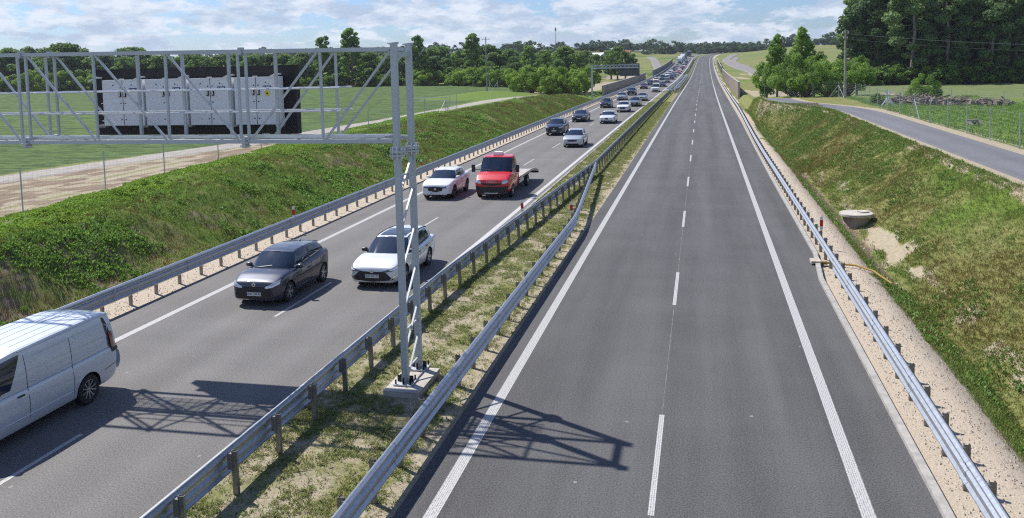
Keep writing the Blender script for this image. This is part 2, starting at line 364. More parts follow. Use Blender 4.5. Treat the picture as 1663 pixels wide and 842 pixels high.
# ---------------------------------------------------------------- ground sheet
def build_ground():
    def steps(segs):
        o = []
        for a, b, d in segs: o += list(np.arange(a, b, d))
        return np.array(o + [segs[-1][1]])
    gx = np.concatenate([-np.geomspace(2600, 66, 34), steps([(-64, -44, 1.0), (-44, -19, .34), (-19, -17.4, .3), (-17.4, -9.6, 1.3), (-9.6, -4.8, .24), (-4.8, 4.0, 1.4), (4.0, 18.5, .28), (18.5, 30, .6), (30, 62, 1.4)]), np.geomspace(65, 2600, 32)])
    gy = np.concatenate([steps([(-60, 4, 8), (4, 60, .36), (60, 110, .62), (110, 180, 1.2), (180, 300, 3), (300, 1000, 12)]), np.geomspace(1060, 7500, 14)])
    U, Y = np.meshgrid(gx, gy)
    sh = np.where(U < -7, np.interp(Y, NODE_Y, NSL), np.interp(Y, NODE_Y, NSR)); X = U + sh * (np.abs(U) < 70)
    Z = Tz(X, Y)
    nx, ny = len(gx), len(gy); idx = np.arange(nx * ny).reshape(ny, nx)
    F = np.stack([idx[:-1, :-1], idx[:-1, 1:], idx[1:, 1:], idx[1:, :-1]], -1).reshape(-1, 4)
    V = np.stack([X, Y, Z], -1).reshape(-1, 3)
    x = X.ravel(); y = Y.ravel(); u = U.ravel()
    nA = fbm(x * .35, y * .28); nB = fbm(x * 1.1 + 9, y * .9 + 4); nC = fbm(x * .09 + 3, y * .07)
    near = 1 - smooth01(150, 230, y)
    xc = np.interp(y, [10, 15, 26, 35, 50, 62, 85, 110, 140, 170, 200], [-24.5, -25, -26, -27.5, -29, -30.3, -31, -30.5, -28.5, -25, -23.5])
    sand = np.zeros_like(x); lush = np.zeros_like(x); crop = np.zeros_like(x); brown = np.zeros_like(x); gravel = np.zeros_like(x)
    # gravel verge right and left of the carriageways
    edge = 6.35 + (nB - .5) * .9 + .25 * np.sin(y * .13) - .5 * smooth01(45, 90, y)
    g = (u > 3.6) & (u < edge); gravel[g] = 1
    gl = (u < -17.6) & (u > -19.5 + (nB - .5) * .6); gravel[gl] = 1
    # median: dry grass over sandy soil
    md = (u > -9.6) & (u < -4.6); sand[md] = np.clip(.56 + (nB[md] - .5) * 1.2 + np.where(u[md] > -5.7, .35, 0), 0, 1) * (1 - .5 * smooth01(45, 90, y[md])); lush[md] = .25 * smooth01(45, 80, y[md])
    # left cut slope and the flat beyond
    s = (u < -19.5) & (u > xc - 1.5)
    lush[s] = np.clip(.42 + (nA[s] - .5) * 2.2 + .55 * smooth01(-3.5, 0, xc[s] - u[s]) + .3 * smooth01(70, 110, y[s]), 0, 1)
    brown[s] = np.clip((nB[s] - .60) * 5, 0, 1) * .8 + np.where((u[s] > -24.3), 1, 0) * np.clip((nA[s] - .36) * 4, 0, 1) * (1 - smooth01(26, 40, y[s]))
    fl = (u <= xc - 1.5) & (u > -60) & (y < 175)
    pin = np.interp(y, [0, 40, 50, 59, 83, 125, 140, 400], [-38, -38.4, -37.6, -34.4, -31.4, -30.6, -28.6, -28])
    tr = fl & (u > pin - 1.2)
    tracks = .5 + .5 * np.sin((u + .35 * smooth01(0, 1, 1) * np.sin(y * .11) - (y - 40) * .02) * 4.2)
    sand[tr] = np.clip(.80 + .3 * (tracks[tr] - .5) + (nB[tr] - .5) * 1.0, 0, 1) * (1 - smooth01(95, 130, y[tr])); brown[tr] = np.clip(.72 + (nB[tr] - .5) * 3 - .5 * tracks[tr], 0, 1) * (1 - smooth01(85, 110, y[tr]))
    lush[tr] = np.clip((nA[tr] - .62) * 4, 0, .6)
    mound = np.exp(-((x + 40) / 9) ** 2 - ((y - 158) / 24) ** 2); lush = np.maximum(lush, mound * (y < 190) * 1.0)
    gb = (x < -32) & (y > 95) & (y < 170) & (u > -50); lush[gb] = np.maximum(lush[gb], .7)
    cr_ = (u < pin - 4.5) & (y < 270) & (mound < .3) & (u < -36); crop[cr_] = 1
    # right: ditch, slope and flat
    r = (u > edge) & (u < 12.6 - 5 * smooth01(86, 108, y)) & (y < 118)
    lush[r] = np.clip(.18 + (nA[r] - .5) * 1.6 + .35 * smooth01(10.5, 12.2, u[r]) + .4 * (1 - smooth01(6.2, 7.2, u[r])), 0, 1)
    sd_ = r & (np.abs(u - 8.2 - (nA - .5) * 1.6) < .16 + (nB - .5) * 1.3) & (y < 80); sand[sd_] = .8
    wo = r & (y > 33.5) & (y < 44.5) & (np.abs(u - 8.0) < (.42 + (nB - .5) * 1.5) * np.clip((44.5 - y) / 3, 0, 1) * np.clip((y - 33.5) / 3, 0, 1)); sand[wo] = 1.0; lush[wo] = 0
    rv = r & (y > 33) & (y < 66) & (u > 6.5) & (u < 7.4 + (nB - .5) * .5); brown[rv] = .8; sand[rv] = .4; lush[rv] = 0
    rl = r & (nC > .62) & (nB > .66); sand[rl] = .4
    sp = (np.abs(u - 14.7 + 5.4 * smooth01(86, 108, y)) < 2.6 + (nB - .5) * .4) & (y < 113); sand[sp] = .95; lush[sp] = 0
    f = (u > 17.2) & (y < 175) & (u < 75); lush[f] = np.clip(.75 + (nA[f] - .5), 0, 1)
    gr = (u > 17.6) & (u < 19.4) & (y < 100); gravel[gr] = .75 * (nB[gr] > .42)
    cf = (u > 20 + smooth01(60, 104, y) * 5) & (y > 106 + (nA - .5) * 3) & (y < 230) ; crop[cf] = .999; lush[cf] = 0
    cf2 = cf & (u < 15); crop[cf2] = 0
    far = smooth01(230, 400, y)
    lush = np.where(y > 230, .35 + (nC - .5) * 1.4, lush); crop = np.where((y > 270) & (nC > .55), .6, crop)
    ex = (u > 8.5) & (u < 32) & (y > 150) & (y < 330) & (fbm(x * .08, y * .03) > .5); sand[ex] = .8
    ex = (u < -22) & (u > -40) & (y > 178) & (y < 340) & (fbm(x * .1 + 40, y * .03) > .45); sand[ex] = .65
    side = np.where(u > 0, 1.0, 0.0)
    me = np_mesh('ground', V, F, 'dark_seam', smooth=True); me.materials.clear()
    for nm, arr in (('sandm', sand), ('lushm', lush), ('cropm', crop), ('brownm', brown), ('gravelm', gravel), ('sidem', side)):
        a = me.attributes.new(nm, 'FLOAT', 'POINT'); a.data.foreach_set('value', np.clip(arr, 0, 1).astype(np.float32))
    m = bpy.data.materials.new('ground'); m.use_nodes = True; t = m.node_tree; b = t.nodes['Principled BSDF']; b.inputs['Roughness'].default_value = .95; b.inputs['Specular IOR Level'].default_value = .15
    g = t.nodes.new('ShaderNodeNewGeometry')
    def noise(sc, det=6, rough=.7, mp_=None):
        n = t.nodes.new('ShaderNodeTexNoise'); n.inputs['Scale'].default_value = sc; n.inputs['Detail'].default_value = det; n.inputs['Roughness'].default_value = rough
        if mp_:
            k = t.nodes.new('ShaderNodeMapping'); k.inputs['Scale'].default_value = mp_; t.links.new(g.outputs['Position'], k.inputs[0]); t.links.new(k.outputs[0], n.inputs['Vector'])
        else: t.links.new(g.outputs['Position'], n.inputs['Vector'])
        return n.outputs[0]
    def ramp(src, c0, c1, lo=.35, hi=.65):
        r_ = t.nodes.new('ShaderNodeValToRGB'); r_.color_ramp.elements[0].position = lo; r_.color_ramp.elements[1].position = hi
        r_.color_ramp.elements[0].color = (*c0, 1); r_.color_ramp.elements[1].color = (*c1, 1); t.links.new(src, r_.inputs[0]); return r_.outputs[0]
    def att(n_): a = t.nodes.new('ShaderNodeAttribute'); a.attribute_name = n_; return a.outputs['Fac']
    def mix(f_, a, b2):
        x_ = t.nodes.new('ShaderNodeMix'); x_.data_type = 'RGBA'; t.links.new(f_, x_.inputs[0]); t.links.new(a, x_.inputs[6]); t.links.new(b2, x_.inputs[7]); return x_.outputs[2]
    def rough_mask(f_, src, k=.8):            # break the soft mask with noise
        a = t.nodes.new('ShaderNodeMath'); a.operation = 'MULTIPLY_ADD'; a.inputs[1].default_value = k; t.links.new(src, a.inputs[0]); t.links.new(f_, a.inputs[2])
        c = t.nodes.new('ShaderNodeMapRange'); c.inputs[1].default_value = .36 + k * .5; c.inputs[2].default_value = .64 + k * .5; t.links.new(a.outputs[0], c.inputs[0]); return c.outputs[0]
    nf = noise(7.5, 5, .8); nm_ = noise(1.3, 6, .65); nl = noise(.22, 4)
    grass = ramp(nf, (.095, .125, .030), (.27, .265, .10), .3, .7)
    grass2 = ramp(nm_, (.12, .15, .038), (.24, .22, .095), .35, .65)
    base = mix(ramp(nl, (0, 0, 0), (1, 1, 1), .4, .6), grass, grass2)
    lushc = ramp(nf, (.055, .105, .016), (.18, .26, .045), .3, .7)  # lush green, darkened to stand in for shade between the weeds
    cropL = ramp(noise(1.0, 7, .8, (.35, 1.6, 1)), (.032, .064, .016), (.112, .172, .048), .42, .58)
    cropR = ramp(noise(1.0, 7, .8, (.3, 1.8, 1)), (.085, .12, .042), (.19, .22, .09), .36, .64)
    crop_ = mix(att('sidem'), cropL, cropR)
    sandc = ramp(nf, (.235, .20, .14), (.47, .41, .30), .3, .7)
    brownc = ramp(noise(1.0, 6, .75, (6, .5, 1)), (.12, .088, .056), (.31, .24, .17), .35, .65)
    gravc = ramp(noise(38, 4, .8), (.29, .25, .195), (.64, .545, .43), .32, .68)
    c = mix(rough_mask(att('lushm'), nm_), base, lushc)
    c = mix(att('cropm'), c, crop_)
    c = mix(rough_mask(att('sandm'), noise(9, 6, .85), 1.3), c, sandc)
    c = mix(rough_mask(att('brownm'), nm_), c, brownc)
    c = mix(rough_mask(att('gravelm'), nf, .5), c, gravc)
    t.links.new(c, b.inputs['Base Color'])
    bp = t.nodes.new('ShaderNodeBump'); bp.inputs['Strength'].default_value = .6; bp.inputs['Distance'].default_value = .05
    t.links.new(noise(14, 5, .8), bp.inputs['Height']); t.links.new(bp.outputs[0], b.inputs['Normal'])
    me.materials.append(m)
    tag(link(bpy.data.objects.new('ground', me)), kind='structure')
build_ground()

# ---------------------------------------------------------------- carriageways
def strip_pts(y0, y1):
    ys = [y0] + [float(v) for v in NODE_Y if y0 < v < y1] + [y1]; return ys
def strip(mb, u0, u1, y0, y1, dz, m, sh, crown=0):
    ys = strip_pts(y0, y1); vs = []; fs = []
    us = [u0 + (u1 - u0) * i / crown for i in range(crown + 1)] if crown else [u0, u1]; n = len(us)
    for y in ys:
        for u in us: vs.append((u + sh(y), y, zr(y) + dz))
    for i in range(len(ys) - 1):
        for k in range(n - 1): fs.append((i * n + k, i * n + k + 1, (i + 1) * n + k + 1, (i + 1) * n + k))
    mb.add(vs, fs, m)
def road(name, u0, u1, m, sh, y1=960):
    b = MB(); strip(b, u0, u1, -40, y1, 0, m, sh); tag(b.build(name), kind='structure')
road('road', -5.0, 3.92, 'asphalt_new', sR)
road('road', -18.02, -8.95, 'asphalt_old', sL)
b = MB()                                                # painted lines of the right carriageway
strip(b, -4.68, -4.44, -40, 900, .004, 'line_white', sR); strip(b, 2.56, 2.80, -40, 900, .004, 'line_white', sR)
y = 18.0 - 12.5 * 4
while y < 560: strip(b, -.935, -.825, y - 4.15, y, .004, 'line_white', sR); y += 12.5
strip(b, -.886, -.872, -40, 560, .003, 'seam_pale', sR)      # the pale seam of the two paving lanes
tag(b.build('road_marking'), kind='structure')
b = MB()
strip(b, -9.52, -9.28, -40, 900, .004, 'line_plain', sL); strip(b, -16.57, -16.33, -40, 900, .004, 'line_white', sL)
y = 15.0 - 12.55 * 4
while y < 560: strip(b, -13.01, -12.90, y - 4.15, y, .004, 'line_white', sL); y += 12.55
tag(b.build('road_marking'), kind='structure')
b = MB()                                                # faint transverse joints across the new asphalt
for yj, ua, ub in ((104, -.85, 2.5), (131, -4.4, 2.5), (150, -4.4, 2.5), (186, -4.6, 3.6), (330, -4.6, 3.6)): strip(b, ua, ub, yj, yj + .10, .0045, 'seam_pale', sR)
tag(b.build('road_joint'), kind='structure')
# kerbs
def kerb(name, u0, u1, h, sh, m='kerb', y0=-40, y1=620, wid=None):
    b = MB(); ys = strip_pts(y0, y1); vs = []; fs = []
    for i, y in enumerate(ys):
        o = (wid(y) if wid else 0); a = u0 + sh(y) + o; c = u1 + sh(y) + o; z = zr(y)
        vs += [(a, y, z - .1), (a, y, z + h), (c, y, z + h), (c, y, z - .1)]
    for i in range(len(ys) - 1):
        for k in range(3): fs.append((i * 4 + k, i * 4 + k + 1, (i + 1) * 4 + k + 1, (i + 1) * 4 + k))
    b.add(vs, fs, m); o = b.build(name); return tag(o, kind='structure')
def kw(y): return .0 + .30 * float(smooth01(30, 34, y)) + .35 * float(smooth01(48, 120, y))
kerb('kerb', 3.86, 4.02, .09, sR, wid=kw)
b = MB(); ys = strip_pts(28, 620); vs = []; fs = []             # asphalt out to where the kerb steps back
for y in ys: vs += [(3.9 + sR(y), y, zr(y) - .002), (3.88 + kw(y) + sR(y), y, zr(y) - .002)]
for i in range(len(ys) - 1): fs.append((2 * i, 2 * i + 1, 2 * i + 3, 2 * i + 2))
b.add(vs, fs, 'asphalt_new'); tag(b.build('road_edge'), kind='structure')
kerb('kerb', -9.05, -8.93, .03, sL)
# dark asphalt strip along the right carriageway's median edge, doubling for the rail's shadow
b = MB(); strip(b, -5.20, -4.99, -40, 600, -.012, 'asphalt_new', sR); tag(b.build('dark_edge_strip'), kind='structure')

# service paths (draped)
def path(name, pts, wd, m, lift=.045, n=10):
    b = MB(); vs = []; fs = []; P = [Vector((p[0], p[1], 0)) for p in pts]
    Q = []
    for i in range(len(P) - 1):
        k = max(1, int((P[i + 1] - P[i]).length / 1.5))
        for j in range(k): Q.append(P[i].lerp(P[i + 1], j / k))
    Q.append(P[-1])
    for _ in range(12): Q = [Q[0]] + [(Q[i - 1] + Q[i] * 2 + Q[i + 1]) / 4 for i in range(1, len(Q) - 1)] + [Q[-1]]
    for i, q in enumerate(Q):
        d = (Q[min(i + 1, len(Q) - 1)] - Q[max(i - 1, 0)]).normalized(); s = Vector((d.y, -d.x, 0))
        wv = wd(q.y) if callable(wd) else wd
        zc = [T(*(q + s * (wv * (k / n - .5))).xy) for k in range(n + 1)]; zm = max(zc) * .5 + sum(zc) / len(zc) * .5; lift_ = lift * .5
        for k in range(n + 1):
            p = q + s * (wv * (k / n - .5)); vs.append((p.x, p.y, max(zc[k], zm * .6 + zc[k] * .4) + (lift if 0 < k < n else -.04)))
    for i in range(len(Q) - 1):
        for k in range(n): fs.append((i * (n + 1) + k, i * (n + 1) + k + 1, (i + 1) * (n + 1) + k + 1, (i + 1) * (n + 1) + k))
    b.add(vs, fs, m); return tag(b.build(name), kind='structure')
path('path', [(PR(y), y) for y in range(20, 114, 3)], 3.55, 'asphalt_path')
mat('path_light', (.27, .25, .22), .95, noise=(2.2, (.38, .35, .305), .4, .65), bump=(20, .4))
path('path', [(-43, 20), (-41.4, 33), (-40.3, 45), (-38.6, 54), (-36.2, 66), (-33.6, 86), (-33.2, 110), (-33.0, 128), (-30.4, 140), (-27.5, 146)], lambda y: 3.7 + .5 * math.sin(y * .1), 'path_light')
mat('path_far', (.17, .165, .165), .95, noise=(.6, (.27, .245, .22), .4, .65))
path('path', [(-19.1, 401.0), (-21.7, 437.0), (-26.9, 513.0), (-31.3, 575.0), (-37.3, 635.0)], 5, 'path_far', .25); path('path', [(19.6, 300.0), (19.8, 343.0), (17.4, 392.0), (15.2, 445.0), (13.8, 492.0), (14.6, 533.0), (18.2, 577.0), (23.2, 627.0)], 5.0, 'path_far', .3); path('path', [(19.8, 343.0), (20.2, 423.0), (17.3, 461.0), (17.1, 499.0), (21.7, 557.0)], 4.0, 'path_far', .3)
# ---------------------------------------------------------------- guard rails
WPROF = [(0, -.250), (.022, -.245), (.075, -.205), (.080, -.175), (.028, -.125), (.028, -.085), (.078, -.045), (.082, 0), (.078, .045), (.028, .085), (.028, .125), (.080, .175), (.075, .205), (.022, .245), (0, .250)]
WPROF3 = WPROF; WPROF2 = [(0, -.155), (.022, -.150), (.075, -.105), (.080, -.062), (.028, -.020), (.028, .020), (.080, .062), (.075, .105), (.022, .150), (0, .155)]
def rail_beam(mb, pts, side, zc, m, WPROF=WPROF3):
    """w-beam swept along pts [(x,y,zbase)]; side = +1 when its face looks to +x"""
    vs = []; fs = []; n = len(WPROF); K = 2 * n
    for i, p in enumerate(pts):
        a = Vector(pts[max(i - 1, 0)]); c = Vector(pts[min(i + 1, len(pts) - 1)]); d = (c - a); d.z = 0; d.normalize()
        s = Vector((d.y, -d.x, 0)) * side
        for o, h in WPROF: q = Vector(p) + s * o; vs.append((q.x, q.y, p[2] + zc + h))
        for o, h in reversed(WPROF): q = Vector(p) + s * (o - .012); vs.append((q.x, q.y, p[2] + zc + h * .97))
    for i in range(len(pts) - 1):
        for k in range(K): fs.append((i * K + k, i * K + (k + 1) % K, (i + 1) * K + (k + 1) % K, (i + 1) * K + k))
    mb.add(vs, fs, m, False)
def post_mesh(m='steel_post', h0=-.25, h1=.79):
    b = MB(); z = (h0 + h1) / 2; H = h1 - h0
    b.box((0, 0, z), (.10, .008, H), m); b.box((-.05, .026, z), (.008, .06, H), m); b.box((.05, .026, z), (.008, .06, H), m)
    b.box((-.04, .055, z), (.018, .006, H), m); b.box((.04, .055, z), (.018, .006, H), m)
    return b.mesh('post')
POST = post_mesh()
def spacer_mesh():
    b = MB(); b.box((0, 0, .60), (.09, .09, .30), 'steel_post'); return b.mesh('spacer')
SPACER = spacer_mesh()
def guardrail(label, path_fn, ys, side, post_off, post_ys, spacer=True, zc=.58, beams=1, split=1e9):
    """path_fn(y)->x of the beam's back"""
    root = thing('guardrail', label, 'guardrail', (path_fn(ys[0]), ys[0], 0)); L0 = Vector(root.location)
    pts = [(path_fn(y) - L0.x, y - L0.y, zr(y)) for y in ys]
    near = [p for p in pts if p[1] + L0.y <= split]; rest = [p for p in pts if p[1] + L0.y >= split - 2.01]
    if len(near) > 1: b = MB(); rail_beam(b, near, side, zc, 'steel'); b.build('beam', root)
    b = MB()
    if split < 1e8 and len(rest) > 1: rail_beam(b, [near[-1]] + [p for p in rest if p[1] > near[-1][1] + .01] if near else rest, side, zc + .085, 'steel', WPROF2)
    if beams == 2: rail_beam(b, [(p[0] - side * .16, p[1], p[2]) for p in pts], -side, zc, 'steel')
    if b.v: b.build('beam', root)
    # splice bolts and joints every 4 m, near stretch only
    for y in np.arange(ys[0] + 1.2, min(ys[-1], 60, split - 1), 4.0):
        j = MB()
        x = path_fn(y) - L0.x; z = zr(y) + zc
        vs = []; K = len(WPROF)
        for yy in (y - .16, y + .16):
            for o, h in WPROF: vs.append((x + side * (o + .006), yy - L0.y, z + h))
        j.add(vs, [(k, k + 1, K + k + 1, K + k) for k in range(K - 1)], 'steel')
        for dy in (-.1, .1):
            for h in (-.105, .105): j.box((x + side * .034, y + dy - L0.y, z + h), (.02, .03, .03), 'galv_light')
        j.build('splice_plate', root)
    far = MB()
    for i, y in enumerate(post_ys):
        x = path_fn(y) + post_off
        if i < 96:
            o = bpy.data.objects.new('post', POST); o.location = (x - L0.x, y - L0.y, zr(y)); link(o, root)
            if post_off > 0: o.rotation_euler = (0, 0, 0)
            if spacer:
                s = bpy.data.objects.new('spacer', SPACER); s.location = (-post_off * .5, 0.01, 0); link(s, o)
        else:
            far.box((x - L0.x, y - L0.y, zr(y) + .3), (.1, .06, .96), 'steel_post')
    if far.v: o = far.build('post', root); o['kind'] = 'stuff'
    return root
def rng(a, b, d): return list(np.arange(a, b, d))
YS = lambda a, b: [a] + [float(v) for v in NODE_Y if a < v < b] + [b]
# left outer rail
def xLo(y): return -18.42 + sL(y)
guardrail('long galvanized guardrail along the left outer edge of the busy carriageway, below the weedy slope', xLo, YS(6, 600), 1, -.15, rng(6.4, 600, 1.36))
# median rail facing the left carriageway, joins the other at y=56.8, then one rail on
def xM1(y): return float(np.interp(y, [0, 27, 57, 185, 188], [-8.44, -8.48, -7.16, -7.2, -7.2])) + sL(y) * .9
guardrail('galvanized guardrail on the left side of the median, its posts standing on the grass side', xM1, YS(5, 186), -1, .15, rng(5.2, 186, 1.62), split=57)
def xM2(y): return float(np.interp(y, [0, 36.5, 39, 56.4], [-5.55, -5.55, -5.70, -7.02]))
guardrail('galvanized guardrail on the right side of the median, bending across to meet its twin', xM2, YS(5, 36) + [37, 38, 39] + YS(40, 56.4), 1, -.15, rng(5.4, 55.5, 1.34), split=38)
def xR(y): return 4.38 + sR(y) + .55 * float(smooth01(60, 130, y))
guardrail('bright galvanized guardrail on the gravel verge of the empty right carriageway', xR, YS(6, 560), -1, .15, rng(6.3, 560, 1.35), split=30)
# bridge part of the median, two rails around the gap
def xM3(y): return -8.35 + sL(y) + .9 * (1 - float(smooth01(186, 196, y)))
guardrail('far guardrail beside the left carriageway along the gap of the bridge', xM3, YS(186, 560), -1, .15, rng(187, 560, 4), split=187)
def xM4(y): return -5.55 + sR(y) - 1.5 * (1 - float(smooth01(186, 205, y)))
guardrail('far guardrail beside the right carriageway along the gap of the bridge', xM4, YS(186, 620), 1, -.15, rng(187, 620, 4), split=187)
# bridge parapets
def parapet(label, xf, y0, y1):
    root = thing('bridge_parapet', label, 'parapet', (xf(y0), y0, 0)); b = MB(); L0 = root.location
    ys = YS(y0, y1)
    for z in (1.15, .75, .4):
        b.tube([(xf(y) - L0.x, y - L0.y, zr(y) + z) for y in ys], .05 if z < 1 else .07, 'galv_light', 5)
    b.build('handrail', root); k = MB()
    for y in np.arange(y0, y1, 2.5): k.box((xf(y) - L0.x, y - L0.y, zr(y) + .55), (.08, .08, 1.25), 'galv_light')
    o = k.build('baluster', root); o['kind'] = 'stuff'
    k = MB(); vs = [];
    for y in ys: vs += [(xf(y) - L0.x - .02, y - L0.y, zr(y) - .3), (xf(y) - L0.x - .02, y - L0.y, zr(y) + .18)]
    k.add(vs, [(2 * i, 2 * i + 1, 2 * i + 3, 2 * i + 2) for i in range(len(ys) - 1)], 'kerb'); k.build('edge_beam', root)
parapet('bright bridge parapet on the left rim of the median gap', lambda y: -7.75 + sL(y), 190, 315)
parapet('bridge parapet on the right rim of the median gap, close to the empty carriageway', lambda y: -6.1 + sR(y), 188, 315)

# delineator posts clamped to rails
def delineator(label, x, y):
    t_ = thing('delineator_post', label, 'delineator', (x, y, zr(y)), group='red and white delineators on the guardrails')
    b = MB(); b.box((0, 0, .98), (.12, .035, .5), 'white_plastic'); b.box((0, 0, 1.25), (.10, .03, .04), 'white_plastic', taper=.5); b.box((0, 0, .55), (.05, .03, .4), 'white_plastic'); b.build('plastic_post', t_)
    b = MB(); b.box((0, 0, .99), (.125, .042, .25), 'red_reflex'); b.build('reflector', t_)
delineator('red and white delineator on the left outer guardrail behind the dark hatchback', -18.5, 35.6)
delineator('red and white delineator on the median guardrail left of the grass, near the red truck', -8.22, 38.2)
delineator('red and white delineator where the right median guardrail starts to bend', -5.85, 37.9)
delineator('red and white delineator on the right guardrail above the concrete manhole', 4.62, 35.2)
delineator('tiny red and white delineator on the left outer guardrail behind the white crossover', -18.5, 54)

# ---------------------------------------------------------------- near gantry
PX, PY0, PY1 = -6.95, 18.6, 19.6
gt = thing('sign_gantry', 'galvanized lattice gantry with twin square posts standing on the median and spanning the busy carriageway', 'gantry', (PX, 19.1, 0))
def G(p): return (p[0] - PX, p[1] - 19.1, p[2])
for py in (PY0, PY1):
    for px in (PX, -21.4):
        z0 = .115 if px == PX else T(px, py) + .1
        b = MB(); b.bar(G((px, py, z0)), G((px, py, 5.55)), .14, .14, 'steel_gantry', (0, 1, 0)); b.bar(G((px, py, 5.72)), G((px, py, 8.16)), .14, .14, 'steel_gantry', (0, 1, 0))
        b.prism([(px - PX - .12, 8.165), (px - PX + .09, 8.165), (px - PX + .09, 8.215), (px - PX - .12, 8.19)], py - 19.1 - .09, py - 19.1 + .09, 'steel_gantry')
        po = b.build('post', gt)
        b = MB()
        for z in (5.59, 5.68): b.lathe([(0, -.025), (.185, -.025), (.185, .025), (0, .025)], 'steel_gantry', n=14, c=G((px, py, z)))
        for k in range(8): a = k * math.pi / 4 + .3; b.tube([G((px +   .145 * math.cos(a), py +   .145 * math.sin(a), 5.5)), G((px +   .145 * math.cos(a), py +   .145 * math.sin(a), 5.78))], .018, 'galv_light', 5)
        b.build('flange', po)
        b = MB(); b.box(G((px, py, z0 + .012)), (.46, .46, .03), 'steel_gantry')
        for a in range(4):
            rot = Matrix.Rotation(a * math.pi / 2, 3, 'Z')
            b.box(Vector(G((px, py, z0 + .10))) + rot @ Vector((.15, 0, 0)), (.10, .016, .16), 'black_trim', rot)
            for s in (-1, 1): q = Vector(G((px, py, z0))) + rot @ Vector((.18, .18 * s, 0)); b.tube([q, q + Vector((0, 0, .13))], .02, 'black_trim', 6)
        b.build('base_plate', po)
b = MB()                                                     # zigzag bracing between the two posts
zz = [.35, .95, 1.05, 1.95, 2.05, 2.95, 3.05, 3.95, 4.05, 4.9, 5.5]
for i, z in enumerate(range(6)): pass
for zt_ in (5.50, 4.68, 3.70, 2.72, 1.74, .98):
    b.bar(G((PX + .02, PY1 - .07, zt_)), G((PX + .02, PY0 + .07, zt_ - .80)), .045, .045, 'galv_light')
b.bar(G((PX, PY0 + .07, 1.36)), G((PX, PY1 - .07, 1.36)), .04, .04, 'galv_light'); b.bar(G((PX, PY0 + .07, .40)), G((PX, PY1 - .07, .40)), .04, .04, 'galv_light')
b.build('bracing', gt)
ZB, ZT = 5.92, 7.97
def zt(x): return 8.06 + (PX - x) * .0115
XL = -21.3
for nm, py in (('front', PY0), ('back', PY1)):
    b = MB(); b.bar(G((XL, py, zt(XL))), G((PX - .1, py, zt(PX))), .09, .085, 'steel_gantry'); b.bar(G((XL, py, ZB)), G((PX - .1, py, ZB)), .09, .10, 'steel_gantry'); b.build('chord', gt)
def web(py, verts, diags, wv=.056, wd=.048):
    for x in verts: b = MB(); b.bar(G((x, py, ZB + .06)), G((x, py, zt(x) - .05)), wv, wv, 'steel_gantry', (0, 1, 0)); b.build('vertical_member', gt)
    for xa, za, xb in diags: b = MB(); b.bar(G((xa, py, zt(xa) - .05)), G((xb, py, ZB + .06)), wd, wd, 'steel_gantry', (0, 1, 0)); b.build('diagonal_member', gt)
web(PY0, [-19.2, -17.22, -16.97, -14.97, -12.92, -10.95, -10.74, -8.80], [(-19.1, 1, -17.3), (-21.2, 1, -19.3), (-16.9, 1, -15.05), (-14.9, 1, -13.0), (-12.85, 1, -11.02), (-8.88, 1, -10.66), (-7.05, 1, -8.72)])
web(PY1, [-19.2, -17.25, -16.98, -8.86], [(-19.1, 1, -17.3), (-16.9, 1, -15.05), (-8.9, 1, -10.6), (-7.05, 1, -8.78)])
web(PY1, [-14.44, -13.12, -11.80, -10.49], [], wv=.07)
for x in (-21.2, -19.2, -17.1, -14.97, -12.92, -10.85, -8.8):          # ties between the two lattice planes
    for z_ in (zt(x) - .01, ZB): b = MB(); b.bar(G((x, PY0, z_)), G((x, PY1, z_)), .05, .05, 'steel_gantry'); b.build('cross_tie', gt)
xs = [-21.2, -19.2, -17.1, -14.97, -12.92, -10.85, -8.8, -7.05]
for i in range(len(xs) - 1):
    a, c = (PY0, PY1) if i % 2 else (PY1, PY0)
    b = MB(); b.bar(G((xs[i], a, ZB - .01)), G((xs[i + 1], c, ZB - .01)), .045, .045, 'steel_gantry'); b.build('cross_brace', gt)
    b = MB(); b.bar(G((xs[i], a, zt(xs[i]) - .02)), G((xs[i + 1], c, zt(xs[i + 1]) - .02)), .045, .045, 'steel_gantry'); b.build('cross_brace', gt)
for xj in (-17.1, -10.85):
    for py in (PY0, PY1):
        b = MB(); b.box(G((xj, py, zt(xj))), (.09, .16, .18), 'steel_gantry'); b.build('bolted_joint', gt)
        b = MB(); b.box(G((xj, py, ZB - .02)), (.10, .2, .26), 'steel_gantry')
        for k in range(6): a = k * math.pi / 3; b.tube([G((xj - .12, py + .08 * math.cos(a), ZB - .03 + .09 * math.sin(a))), G((xj + .12, py + .08 * math.cos(a), ZB - .03 + .09 * math.sin(a)))], .015, 'galv_light', 5)
        b.build('bolted_joint', gt)

b = MB()
for k in range(9): b.box(G((-14.25, 18.80 + k * .075, ZB + .085)), (13.9, .018, .03), 'galv_light')
for k in range(58): b.box(G((-21.2 + k * .24, 19.1, ZB + .08)), (.015, .62, .02), 'galv_light')
b.box(G((-14.25, 18.76, ZB + .10)), (13.9, .012, .07), 'galv_light'); b.build('walkway_grating', gt)
b = MB(); b.bar(G((PX, PY0 + .08, 7.94)), G((PX, PY1 - .08, 7.93)), .11, .11, 'steel_gantry'); b.build('top_tie', gt)
b = MB()
for py in (PY0 + .12, PY1 - .12):
    for z in (7.18, 6.63): b.tube([G((XL, py, z)), G((-8.4, py, z))], .022, 'galv_light', 6)
b.build('handrail', gt)
# foundation slab
b = MB(); b.box((0, 0, .025), (.88, 1.60, .15), 'concrete'); o = b.build('foundation_slab'); o.location = (-6.88, 18.88, 0)
tag(o, 'flat rectangular concrete slab under the two gantry posts on the median', 'foundation slab')
